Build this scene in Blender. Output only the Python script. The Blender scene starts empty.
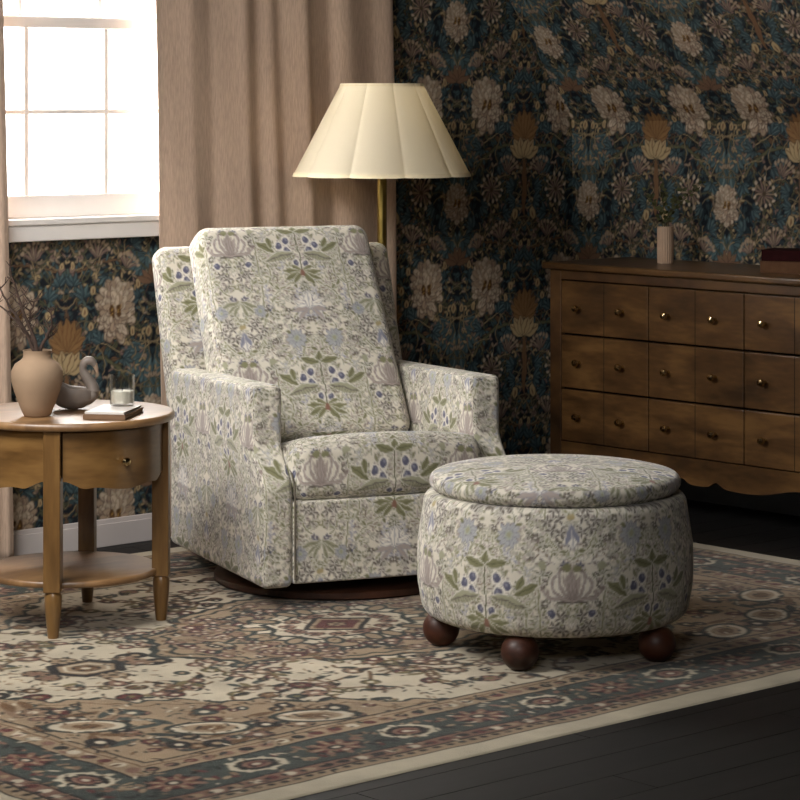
import bpy, bmesh, math, random
import numpy as np
from mathutils import Vector, Matrix
random.seed(7)
rng = np.random.default_rng(5)
PI = math.pi
scene = bpy.context.scene
COL = scene.collection

# ------------------------------------------------------------------ camera constants (level camera, vertical shift)
F_PX, HOR, HC, TH, D0 = 2594.0, 100.0, 1.44, math.radians(48.2), 9.81
VIEW = np.array([math.cos(TH), math.sin(TH)])
RIGHT = np.array([VIEW[1], -VIEW[0]])
CAM = -(D0 * (VIEW + RIGHT * (572 - 400) / F_PX))

# ------------------------------------------------------------------ object helpers
def tag(o, label=None, cat=None, group=None, kind=None):
    if label: o['label'] = label
    if cat: o['category'] = cat
    if group: o['group'] = group
    if kind: o['kind'] = kind
    return o

def empty(name, loc=(0, 0, 0), rz=0.0):
    o = bpy.data.objects.new(name, None)
    COL.objects.link(o)
    o.location = loc
    o.rotation_euler = (0, 0, rz)
    o.empty_display_size = 0.05
    return o

def obj(name, me, mat=None, parent=None, smooth=True):
    o = bpy.data.objects.new(name, me)
    COL.objects.link(o)
    if mat is not None:
        me.materials.append(mat)
    if smooth:
        me.polygons.foreach_set('use_smooth', np.ones(len(me.polygons), bool))
    if parent is not None:
        o.parent = parent
    return o

def mesh_np(name, V, Q, vcol=None, ccol=None):
    """quads mesh from numpy arrays, colours per point or per corner (linear rgb)"""
    V = np.asarray(V, np.float32); Q = np.asarray(Q, np.int32)
    me = bpy.data.meshes.new(name)
    me.vertices.add(len(V)); me.vertices.foreach_set('co', V.ravel())
    n = len(Q)
    me.loops.add(n * 4); me.loops.foreach_set('vertex_index', Q.ravel())
    me.polygons.add(n)
    me.polygons.foreach_set('loop_start', np.arange(0, n * 4, 4, dtype=np.int32))
    me.update(calc_edges=True)
    for dom, c in (('POINT', vcol), ('CORNER', ccol)):
        if c is None: continue
        a = me.color_attributes.new('Pattern', 'FLOAT_COLOR', dom)
        rgba = np.ones((len(c), 4), np.float32); rgba[:, :3] = c
        a.data.foreach_set('color', rgba.ravel())
    return me

def mesh_py(name, V, Fc):
    me = bpy.data.meshes.new(name)
    me.from_pydata([tuple(map(float, v)) for v in V], [], [tuple(map(int, f)) for f in Fc])
    me.update()
    return me

def grid_quads(nu, nv, wrap_u=False):
    i = np.arange(nu if wrap_u else nu - 1); j = np.arange(nv - 1)
    I, J = np.meshgrid(i, j, indexing='ij')
    I2 = (I + 1) % nu
    return np.stack([I * nv + J, I2 * nv + J, I2 * nv + J + 1, I * nv + J + 1], -1).reshape(-1, 4)

class BM:
    """collects shapes into one mesh"""
    def __init__(s): s.V = []; s.F = []
    def add(s, V, Fc):
        b = len(s.V)
        s.V += [tuple(map(float, v)) for v in V]
        s.F += [tuple(int(i) + b for i in f) for f in Fc]
        return s
    def box(s, x0, x1, y0, y1, z0, z1, rot=0, c=None):
        V = [(x, y, z) for x in (x0, x1) for y in (y0, y1) for z in (z0, z1)]
        if rot:
            cx, cy = c if c else ((x0 + x1) / 2, (y0 + y1) / 2)
            ca, sa = math.cos(rot), math.sin(rot)
            V = [(cx + (x - cx) * ca - (y - cy) * sa, cy + (x - cx) * sa + (y - cy) * ca, z) for x, y, z in V]
        return s.add(V, [(0, 1, 3, 2), (4, 6, 7, 5), (0, 4, 5, 1), (2, 3, 7, 6), (0, 2, 6, 4), (1, 5, 7, 3)])
    def lathe(s, prof, n=40, c=(0, 0), caps=True, axis='z'):
        V = []; Fc = []
        m = len(prof)
        for i in range(n):
            a = 2 * PI * i / n
            for r, z in prof:
                p = (r * math.cos(a), r * math.sin(a), z)
                if axis == 'x': p = (p[2], p[0], p[1])
                if axis == 'y': p = (p[0], p[2], p[1])
                V.append(p if axis != 'z' else (c[0] + p[0], c[1] + p[1], p[2]))
        for i in range(n):
            k = (i + 1) % n
            for j in range(m - 1):
                Fc.append((i * m + j, k * m + j, k * m + j + 1, i * m + j + 1))
        if caps:
            Fc.append([i * m for i in range(n)][::-1])
            Fc.append([i * m + m - 1 for i in range(n)])
        return s.add(V, Fc)
    def tube(s, pts, rad, n=10):
        P = [Vector(p) for p in pts]
        R = rad if hasattr(rad, '__len__') else [rad] * len(P)
        V = []; Fc = []
        up = Vector((0.13, 0.31, 0.94))
        for i, p in enumerate(P):
            t = (P[min(i + 1, len(P) - 1)] - P[max(i - 1, 0)]).normalized()
            u = t.cross(up)
            if u.length < 1e-3: u = t.cross(Vector((1, 0, 0)))
            u.normalize(); w = t.cross(u)
            for k in range(n):
                a = 2 * PI * k / n
                V.append(p + (u * math.cos(a) + w * math.sin(a)) * R[i])
        for i in range(len(P) - 1):
            for k in range(n):
                k2 = (k + 1) % n
                Fc.append((i * n + k, i * n + k2, (i + 1) * n + k2, (i + 1) * n + k))
        Fc.append(list(range(n))[::-1]); Fc.append([(len(P) - 1) * n + k for k in range(n)])
        return s.add(V, Fc)
    def build(s, name, mat, parent=None, smooth=True, bevel=0, seg=2, auto=True):
        me = mesh_py(name, s.V, s.F)
        bm = bmesh.new(); bm.from_mesh(me)
        bmesh.ops.recalc_face_normals(bm, faces=bm.faces)
        if bevel:
            es = [e for e in bm.edges if len(e.link_faces) == 2 and e.calc_face_angle(0) > 0.6]
            bmesh.ops.bevel(bm, geom=es, offset=bevel, segments=seg, profile=0.5, affect='EDGES', clamp_overlap=True)
        bm.to_mesh(me); bm.free()
        o = obj(name, me, mat, parent, smooth)
        if smooth and auto:
            try: me.set_sharp_from_angle(angle=math.radians(38))
            except Exception: pass
        return o

def rbox(dims, r, step):
    """rounded box: welded dense lattice. returns verts (box coords), quads, axis of each quad, pre-rounding coords"""
    h = np.array(dims) / 2.0
    n = np.maximum(2, np.round(np.array(dims) / step).astype(int))
    keys = []; axes = []
    for ax in range(3):
        b, c = [(1, 2), (2, 0), (0, 1)][ax]
        for side in (0, 1):
            I, J = np.meshgrid(np.arange(n[b]), np.arange(n[c]), indexing='ij')
            cs = [(I, J), (I + 1, J), (I + 1, J + 1), (I, J + 1)]
            if side == 0: cs = cs[::-1]
            q = np.zeros(I.shape + (4, 3), int)
            for k, (a1, a2) in enumerate(cs):
                q[..., k, b] = a1; q[..., k, c] = a2; q[..., k, ax] = n[ax] * side
            keys.append(q.reshape(-1, 4, 3)); axes += [ax * 2 + side] * (n[b] * n[c])
    K = np.concatenate(keys); axes = np.array(axes)
    flat = K.reshape(-1, 3)
    code = (flat[:, 0] * (n[1] + 1) + flat[:, 1]) * (n[2] + 1) + flat[:, 2]
    u, idx, inv = np.unique(code, return_index=True, return_inverse=True)
    lat = flat[idx]
    pre = -h + 2 * h * lat / n
    rr = min(r, h.min() * 0.999)
    inner = np.clip(pre, -(h - rr), h - rr)
    d = pre - inner
    L = np.linalg.norm(d, axis=1, keepdims=True); L[L == 0] = 1
    pos = inner + rr * d / L
    return pos, inv.reshape(-1, 4), axes, pre

# ------------------------------------------------------------------ materials
MAT = {}
def srgb(*c):
    c = np.array(c, float) / 255.0
    return np.where(c <= 0.04045, c / 12.92, ((c + 0.055) / 1.055) ** 2.4)

def new_mat(name, color=(0.5, 0.5, 0.5), rough=0.5, metal=0.0, spec=0.5, sheen=0.0, coat=0.0, trans=0.0, emis=None):
    m = bpy.data.materials.new(name); m.use_nodes = True
    b = m.node_tree.nodes['Principled BSDF']
    b.inputs['Base Color'].default_value = (*color, 1)
    b.inputs['Roughness'].default_value = rough
    b.inputs['Metallic'].default_value = metal
    b.inputs['Specular IOR Level'].default_value = spec
    b.inputs['Sheen Weight'].default_value = sheen
    b.inputs['Coat Weight'].default_value = coat
    b.inputs['Transmission Weight'].default_value = trans
    if emis:
        b.inputs['Emission Color'].default_value = (*emis[0], 1); b.inputs['Emission Strength'].default_value = emis[1]
    MAT[name] = m
    return m

def nd(m, t, **kw):
    n = m.node_tree.nodes.new(t)
    for k, v in kw.items(): setattr(n, k, v)
    return n

def add_noise(m, base, scale=(1, 1, 1), nscale=8, detail=4, amount=0.2, bump=0.0, bscale=None, bdist=0.002):
    """vary the base colour with object-space noise, optional noise bump"""
    nt = m.node_tree; b = nt.nodes['Principled BSDF']
    tc = nd(m, 'ShaderNodeTexCoord'); mp = nd(m, 'ShaderNodeMapping'); mp.inputs['Scale'].default_value = scale
    nt.links.new(tc.outputs['Object'], mp.inputs['Vector'])
    no = nd(m, 'ShaderNodeTexNoise'); no.inputs['Scale'].default_value = nscale; no.inputs['Detail'].default_value = detail
    nt.links.new(mp.outputs['Vector'], no.inputs['Vector'])
    cr = nd(m, 'ShaderNodeValToRGB')
    c = np.array(base)
    cr.color_ramp.elements[0].position = 0.3; cr.color_ramp.elements[1].position = 0.7
    cr.color_ramp.elements[0].color = (*(c * (1 - amount)), 1); cr.color_ramp.elements[1].color = (*np.minimum(c * (1 + amount), 1), 1)
    nt.links.new(no.outputs['Fac'], cr.inputs['Fac']); nt.links.new(cr.outputs['Color'], b.inputs['Base Color'])
    if bump:
        n2 = nd(m, 'ShaderNodeTexNoise'); n2.inputs['Scale'].default_value = bscale or nscale; n2.inputs['Detail'].default_value = 3
        nt.links.new(mp.outputs['Vector'], n2.inputs['Vector'])
        bp = nd(m, 'ShaderNodeBump'); bp.inputs['Strength'].default_value = bump; bp.inputs['Distance'].default_value = bdist
        nt.links.new(n2.outputs['Fac'], bp.inputs['Height']); nt.links.new(bp.outputs['Normal'], b.inputs['Normal'])
    return m

def wood_mat(name, dark, mid, light, scale=(1, 1, 1), rough=0.35, coat=0.15, grain=1.0):
    """broad soft figure plus faint streaks; scale is large across the grain, small along it"""
    m = new_mat(name, mid, rough, coat=coat)
    m.node_tree.nodes['Principled BSDF'].inputs['Coat Roughness'].default_value = 0.25
    nt = m.node_tree; b = nt.nodes['Principled BSDF']
    tc = nd(m, 'ShaderNodeTexCoord'); mp = nd(m, 'ShaderNodeMapping'); mp.inputs['Scale'].default_value = scale
    nt.links.new(tc.outputs['Object'], mp.inputs['Vector'])
    n1 = nd(m, 'ShaderNodeTexNoise'); n1.inputs['Scale'].default_value = 1.6; n1.inputs['Detail'].default_value = 3; n1.inputs['Distortion'].default_value = 0.3
    n2 = nd(m, 'ShaderNodeTexNoise'); n2.inputs['Scale'].default_value = 11 * grain; n2.inputs['Detail'].default_value = 4
    nt.links.new(mp.outputs['Vector'], n1.inputs['Vector']); nt.links.new(mp.outputs['Vector'], n2.inputs['Vector'])
    mx = nd(m, 'ShaderNodeMath', operation='MULTIPLY_ADD'); mx.inputs[1].default_value = 0.22
    ad = nd(m, 'ShaderNodeMath', operation='MULTIPLY'); ad.inputs[1].default_value = 0.78
    nt.links.new(n1.outputs['Fac'], ad.inputs[0]); nt.links.new(n2.outputs['Fac'], mx.inputs[0]); nt.links.new(ad.outputs[0], mx.inputs[2])
    cr = nd(m, 'ShaderNodeValToRGB'); e = cr.color_ramp.elements
    e[0].position = 0.36; e[0].color = (*dark, 1); e[1].position = 0.64; e[1].color = (*light, 1)
    k = e.new(0.5); k.color = (*mid, 1)
    nt.links.new(mx.outputs[0], cr.inputs['Fac']); nt.links.new(cr.outputs['Color'], b.inputs['Base Color'])
    bp = nd(m, 'ShaderNodeBump'); bp.inputs['Strength'].default_value = 0.05; bp.inputs['Distance'].default_value = 0.001
    nt.links.new(n2.outputs['Fac'], bp.inputs['Height']); nt.links.new(bp.outputs['Normal'], b.inputs['Normal'])
    return m

def attr_mat(name, rough=0.8, spec=0.3, sheen=0.0, bump=0.2, bscale=600, bdist=0.001, gain=1.0, var=0.12, vscale=3.0):
    """pattern colours come from the mesh's painted colour attribute, varied with noise"""
    m = new_mat(name, (0.5,) * 3, rough, spec=spec, sheen=sheen)
    nt = m.node_tree; b = nt.nodes['Principled BSDF']
    at = nd(m, 'ShaderNodeAttribute'); at.attribute_name = 'Pattern'
    tc = nd(m, 'ShaderNodeTexCoord')
    no = nd(m, 'ShaderNodeTexNoise'); no.inputs['Scale'].default_value = vscale; no.inputs['Detail'].default_value = 6
    nt.links.new(tc.outputs['Object'], no.inputs['Vector'])
    mr = nd(m, 'ShaderNodeMapRange'); mr.inputs['To Min'].default_value = gain * (1 - var); mr.inputs['To Max'].default_value = gain * (1 + var)
    mr.inputs['From Min'].default_value = 0.3; mr.inputs['From Max'].default_value = 0.7
    nt.links.new(no.outputs['Fac'], mr.inputs['Value'])
    mu = nd(m, 'ShaderNodeVectorMath', operation='SCALE')
    nt.links.new(at.outputs['Color'], mu.inputs[0]); nt.links.new(mr.outputs['Result'], mu.inputs['Scale'])
    nt.links.new(mu.outputs['Vector'], b.inputs['Base Color'])
    if bump:
        n2 = nd(m, 'ShaderNodeTexNoise'); n2.inputs['Scale'].default_value = bscale; n2.inputs['Detail'].default_value = 2
        nt.links.new(tc.outputs['Object'], n2.inputs['Vector'])
        bp = nd(m, 'ShaderNodeBump'); bp.inputs['Strength'].default_value = bump; bp.inputs['Distance'].default_value = bdist
        nt.links.new(n2.outputs['Fac'], bp.inputs['Height']); nt.links.new(bp.outputs['Normal'], b.inputs['Normal'])
    return m

# ------------------------------------------------------------------ painted pattern tiles (numpy), periodic and mirror-symmetric
class Canvas:
    def __init__(s, w, h, bg, wrap=True, mirror=True):
        s.w, s.h, s.wrap, s.mirror = w, h, wrap, mirror
        s.a = np.ones((h, w, 3)) * np.array(bg)
    def _put(s, cx, cy, rad, fn, col):
        x0, x1 = int(math.floor(cx - rad - 2)), int(math.ceil(cx + rad + 2))
        y0, y1 = int(math.floor(cy - rad - 2)), int(math.ceil(cy + rad + 2))
        if not s.wrap:
            x0 = max(x0, 0); y0 = max(y0, 0); x1 = min(x1, s.w - 1); y1 = min(y1, s.h - 1)
            if x1 <= x0 or y1 <= y0: return
        xs = np.arange(x0, x1 + 1); ys = np.arange(y0, y1 + 1)
        X, Y = np.meshgrid(xs + 0.5, ys + 0.5)
        m = np.clip(0.5 - fn(X, Y), 0, 1)[..., None]
        ix = np.ix_(ys % s.h, xs % s.w)
        s.a[ix] = s.a[ix] * (1 - m) + np.array(col) * m
    def ell(s, cx, cy, a, b, ang, col, mir=None):
        for c_x, an in ([(cx, ang), (-cx, PI - ang)] if (s.mirror if mir is None else mir) else [(cx, ang)]):
            ca, sa = math.cos(an), math.sin(an)
            def fn(X, Y):
                dx, dy = X - c_x, Y - cy
                p, q = dx * ca + dy * sa, -dx * sa + dy * ca
                return (np.sqrt((p / a) ** 2 + (q / b) ** 2) - 1) * min(a, b)
            s._put(c_x, cy, max(a, b), fn, col)
    def leaf(s, cx, cy, L, W, ang, col, out=None, vein=None, ow=1.6, mir=None):
        """pointed leaf that starts at (cx,cy) and runs L along ang"""
        for sx in ((1, -1) if (s.mirror if mir is None else mir) else (1,)):
            an = ang if sx == 1 else PI - ang
            ca, sa = math.cos(an), math.sin(an)
            bx = cx * sx
            mx_, my_ = bx + ca * L / 2, cy + sa * L / 2
            def mk(Wd, Ln):
                def fn(X, Y):
                    dx, dy = X - mx_, Y - my_
                    p, q = dx * ca + dy * sa, -dx * sa + dy * ca
                    t = np.clip(np.abs(p) / (Ln / 2), 0, 1.4)
                    return np.abs(q) - Wd * (1 - t ** 2.2)
                return fn
            if out is not None: s._put(mx_, my_, L / 2 + 3, mk(W / 2 + ow, L + ow * 2), out)
            s._put(mx_, my_, L / 2 + 2, mk(W / 2, L), col)
            if vein is not None:
                def fv(X, Y):
                    dx, dy = X - mx_, Y - my_
                    p, q = dx * ca + dy * sa, -dx * sa + dy * ca
                    return np.where(np.abs(p) < L * 0.42, np.abs(q) - max(0.8, W * 0.06), 5)
                s._put(mx_, my_, L / 2, fv, vein)
    def stroke(s, pts, w, col, out=None, ow=1.5, mir=None):
        P = np.array(pts, float)
        for sx in ((1, -1) if (s.mirror if mir is None else mir) else (1,)):
            Q = P.copy(); Q[:, 0] *= sx
            c = (Q.max(0) + Q.min(0)) / 2; rad = np.max(Q.max(0) - Q.min(0)) / 2 + w + 3
            def dist(X, Y):
                d = np.full(X.shape, 1e9)
                for (ax, ay), (bx, by) in zip(Q[:-1], Q[1:]):
                    vx, vy = bx - ax, by - ay
                    t = np.clip(((X - ax) * vx + (Y - ay) * vy) / (vx * vx + vy * vy + 1e-9), 0, 1)
                    d = np.minimum(d, np.hypot(X - ax - t * vx, Y - ay - t * vy))
                return d
            if out is not None: s._put(c[0], c[1], rad, lambda X, Y: dist(X, Y) - w / 2 - ow, out)
            s._put(c[0], c[1], rad, lambda X, Y: dist(X, Y) - w / 2, col)

def bez(p0, p1, p2, p3, n=14):
    t = np.linspace(0, 1, n)[:, None]
    p0, p1, p2, p3 = map(np.array, (p0, p1, p2, p3))
    return (1 - t) ** 3 * p0 + 3 * (1 - t) ** 2 * t * p1 + 3 * (1 - t) * t * t * p2 + t ** 3 * p3

def shrink(a, k):
    h, w = a.shape[0] // k * k, a.shape[1] // k * k
    return a[:h, :w].reshape(h // k, k, w // k, k, 3).mean((1, 3))

def sample(a, u, v, warp=0.0):
    """bilinear periodic sample; u right, v down, both in periods"""
    h, w = a.shape[:2]
    if warp:
        t = 2 * PI
        du = warp * (np.sin(t * (3 * v + 2 * u)) + .7 * np.sin(t * (7 * v - 5 * u) + 1) + .5 * np.sin(t * (13 * u + 11 * v) + 2) + .4 * np.sin(t * (23 * v - 17 * u)))
        dv = warp * (np.sin(t * (2 * v - 3 * u) + 2) + .7 * np.sin(t * (6 * v + 7 * u)) + .5 * np.sin(t * (12 * u - 13 * v) + 4) + .4 * np.sin(t * (19 * v + 21 * u)))
        u, v = u + du, v + dv
    x = (u % 1.0) * w - 0.5; y = (v % 1.0) * h - 0.5
    x0 = np.floor(x).astype(int); y0 = np.floor(y).astype(int)
    fx = (x - x0)[..., None]; fy = (y - y0)[..., None]
    g = lambda i, j: a[j % h, i % w]
    return (g(x0, y0) * (1 - fx) + g(x0 + 1, y0) * fx) * (1 - fy) + (g(x0, y0 + 1) * (1 - fx) + g(x0 + 1, y0 + 1) * fx) * fy

def jit(c, k=0.12):
    return np.clip(np.array(c) * (1 + random.uniform(-k, k)), 0, 1)

# --- wallpaper tile: dark navy ground, large cream blossoms, teal leaves
def wallpaper_tile():
    N = 660
    navy = srgb(27, 33, 42); ink = srgb(24, 26, 32); teal = srgb(76, 101, 106); teal2 = srgb(56, 78, 86); pale = srgb(128, 148, 148)
    olive = srgb(104, 104, 76); brown = srgb(122, 92, 66); cream = srgb(205, 188, 164); cream2 = srgb(178, 156, 132); mauve = srgb(148, 122, 112)
    gold = srgb(146, 110, 70); gold2 = srgb(122, 86, 52); buff = srgb(190, 166, 124); vinec = srgb(140, 128, 98)
    c = Canvas(N, N, navy)
    U = lambda u: u * N
    # ground: small leaves and hair vines
    for k in range(560):
        x, y = random.random() * N / 2, random.random() * N
        c.leaf(x, y, random.uniform(18, 46), random.uniform(6, 15), random.random() * 2 * PI, jit(random.choice([teal2, teal, teal, teal2, olive, brown, teal2]) * 0.8, .3), ink, jit(ink * 1.5))
    for k in range(110):
        x, y = random.random() * N / 2, random.random() * N
        a = random.random() * 2 * PI; L = random.uniform(40, 90); b = a + random.uniform(-1.2, 1.2)
        P = bez((x, y), (x + L * .4 * math.cos(a), y + L * .4 * math.sin(a)), (x + L * .8 * math.cos(b), y + L * .8 * math.sin(b)), (x + L * math.cos(b), y + L * 1.1 * math.sin(b)), 8)
        c.stroke(P, 3.0, jit(random.choice([vinec, brown, olive]), .2), ink)
        for q in P[2::2]:
            c.leaf(q[0], q[1], random.uniform(12, 22), 6, random.random() * 2 * PI, jit(random.choice([buff, teal, olive, mauve]), .25), ink)
    # strong branches
    def br(p, w=11, col=olive):
        P = bez(*[(U(a), U(b)) for a, b in p], n=18)
        c.stroke(P, w, col, ink, 2.2)
        for i, q in enumerate(P[1:-1:2]):
            c.leaf(q[0], q[1], 26, 9, math.atan2(P[min(2 * i + 3, 17)][1] - q[1], P[min(2 * i + 3, 17)][0] - q[0]) + (1.0 if i % 2 else -1.0), jit(teal), ink)
    br([(.5, .10), (.36, .0), (.22, .06), (.11, .22)]); br([(.11, .22), (.08, .27), (.07, .30), (.06, .34)], 9)
    br([(.5, .62), (.42, .66), (.30, .52), (.06, .62)], 7, brown); br([(.5, .47), (.43, .60), (.30, .62), (.22, .74)], 6, vinec)
    br([(.5, .62), (.45, .74), (.36, .74), (.40, .98)], 10, srgb(88, 104, 96)); br([(.5, .50), (.40, .40), (.42, .34), (.5, .40)], 6, vinec)
    br([(.02, .86), (.12, .80), (.10, .70), (.03, .66)], 5, vinec)
    # blue leaf fans on the first axis
    for (v0, sgn, sc) in ((.03, 1, 1.0), (.56, -1, .8)):
        for an, L, W in ((-.5, .15, .05), (-.25, .19, .06), (.12, .20, .07), (.5, .18, .06), (.8, .15, .05), (1.1, .15, .045)):
            c.leaf(U(.008), U(v0 + (.03 if sgn > 0 else .02)), U(L * sc), U(W * sc), an if sgn > 0 else an * .9 + .15, jit(teal, .2), ink, srgb(104, 126, 130), 2.5)
    for k, (v0, L) in enumerate(((.06, .24), (.14, .20), (.52, .20))):
        c.leaf(U(.012), U(v0), U(L), U(.055), PI / 2 - .14, jit(teal, .1), ink, pale, 2.4)
    c.leaf(U(0.0), U(-.03), U(.055), U(.05), PI / 2, ink * .7, None, None, mir=False)
    def petalled(cx, cy, rx, ry, mir=True, dark=mauve):
        for rr, n, pr in ((.84, 21, .25), (.74, 19, .24), (.60, 17, .23), (.46, 13, .22), (.32, 10, .2), (.16, 7, .18)):
            for k in range(n):
                a = 2 * PI * k / n + rr * 7 + random.uniform(-.16, .16)
                r1 = rr * random.uniform(.92, 1.08)
                px, py = cx + rx * r1 * math.cos(a), cy + ry * r1 * math.sin(a)
                s_ = (rx + ry) / 2 * random.uniform(.85, 1.15)
                c.ell(px, py, s_ * pr * 1.12, s_ * pr * .66, a, jit(srgb(112, 92, 80)), mir)
                c.ell(px - 1, py - 1, s_ * pr * 1.0, s_ * pr * .54, a, jit(cream if (k % 3) else cream2, .16), mir)
                c.ell(px + rx * .06 * math.cos(a + 1), py + ry * .06 * math.sin(a + 1), s_ * pr * .5, s_ * pr * .10, a, jit(dark, .1), mir)
        for sx in (-.16, .2):
            c.ell(cx + sx * rx, cy + .02 * ry, rx * .13, ry * .22, .3, srgb(96, 66, 36), mir)
            for q in range(6):
                c.ell(cx + sx * rx + random.uniform(-.1, .1) * rx, cy + random.uniform(-.18, .2) * ry, 2.2, 2.2, 0, srgb(190, 150, 80), mir)
    def starburst(cx, cy, R, n=15, a0=0, a1=2 * PI):
        for k in range(n):
            a = a0 + (a1 - a0) * k / n
            ex, ey = cx + R * math.cos(a), cy + R * 1.12 * math.sin(a)
            ex, ey = cx + (ex - cx) * random.uniform(.8, 1.08), cy + (ey - cy) * random.uniform(.8, 1.08)
            c.leaf(cx + 5 * math.cos(a), cy + 5 * math.sin(a), math.hypot(ex - cx, ey - cy), 6.5, a, jit(mauve if k % 2 else cream2, .15) * .9, ink, None, 2.2)
            c.ell(ex, ey, 7.5, 5, a + random.uniform(-.8, .8), jit(cream, .15))
        c.ell(cx, cy, 8, 8, 0, srgb(84, 70, 52))
    def bundle(cx, cy, R, base):
        for k in range(7):
            a = base + (k - 3) * .30
            ex, ey = cx + R * .86 * math.cos(a), cy + R * .86 * math.sin(a)
            c.leaf(cx, cy, R * random.uniform(.7, 1.0), 7, a + random.uniform(-.08, .08), jit(cream2 if k % 2 else mauve, .15) * .85, ink)
            c.ell(ex, ey, 8, 6, a + random.uniform(-.9, .9), jit(cream2, .15))
    for k in range(110):      # light stems drawn over the ground
        x, y = random.random() * N / 2, random.random() * N
        a = random.random() * 2 * PI; L = random.uniform(40, 95); b = a + random.uniform(-1.5, 1.5)
        P = bez((x, y), (x + L * .5 * math.cos(a), y + L * .5 * math.sin(a)), (x + L * .8 * math.cos(b), y + L * .8 * math.sin(b)), (x + L * math.cos(b), y + L * math.sin(b)), 9)
        c.stroke(P, 2.8, jit(random.choice([vinec, buff * .85, olive]), .15), ink, 1.2)
        for s_ in (-1, 1): c.leaf(P[-1][0], P[-1][1], 20, 8, b + s_ * .6, jit(random.choice([buff, mauve, cream2]), .15) * .85, ink, None, 1.2)
    for (x, y) in ((.17, .38), (.12, .50), (.36, .08), (.30, .16), (.42, .28), (.10, .25), (.34, .44), (.46, .70), (.26, .66), (.08, .78), (.36, .92), (.30, .985), (.43, .36), (.18, .06), (.06, .46), (.40, .76)):
        t0 = random.random() * 6
        for q in range(5):
            c.leaf(U(x), U(y), random.uniform(34, 52), random.uniform(13, 18), t0 + q * .5, jit(teal if q % 2 else teal2, .15), ink, pale * .8, 1.8)
    # blossoms
    petalled(0, U(.365), U(.075), U(.112), mir=False)
    petalled(U(.216), U(.826), U(.108), U(.146))
    starburst(U(.255), U(.297), U(.074), 13)
    bundle(U(.375), U(.20), U(.095), -PI / 2 + .35); bundle(U(.33), U(.57), U(.10), -PI / 2 - .15)
    bundle(U(.16), U(.62), U(.08), -PI / 2 - .5)
    # orange flower with a buff cup under it on the second axis
    c.leaf(U(.5), U(.10), U(.36), U(.035), PI / 2, jit(brown), ink, gold2, mir=False)
    for an, L in ((.10, .09), (.5, .12), (.9, .13), (1.3, .15)):
        c.leaf(U(.5), U(.005), U(L), U(.045), PI + an, jit(gold, .15), gold2 * .6, gold2, 2)
    c.leaf(U(.5), U(.005), U(.16), U(.045), -PI / 2, gold, gold2 * .6, gold2, 2, mir=False)
    for an, L in ((.55, .13), (.95, .13), (1.3, .12)):
        c.leaf(U(.5), U(.125), U(L), U(.055), PI + an, jit(buff, .1), ink, brown, 2)
    # bells
    for (u, v, s_) in ((.434, .432, 1), (.40, .83, .8), (.36, .90, .75), (.03, .94, .8), (.09, .70, .8), (.47, .60, .65), (.12, .93, .7), (.35, .72, .7)):
        c.ell(U(u), U(v), 15 * s_, 22 * s_, 0, ink); c.ell(U(u), U(v), 13 * s_, 20 * s_, 0, jit(buff, .1))
        c.leaf(U(u), U(v) + 16 * s_, 26 * s_, 8 * s_, -PI / 2, jit(brown), None)
    for an in (.25, .8, 1.25):
        c.leaf(0, U(.70), U(.10), U(.03), -PI / 2 + an, jit(srgb(128, 98, 76), .1), ink)
    return shrink(c.a, 3)

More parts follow.
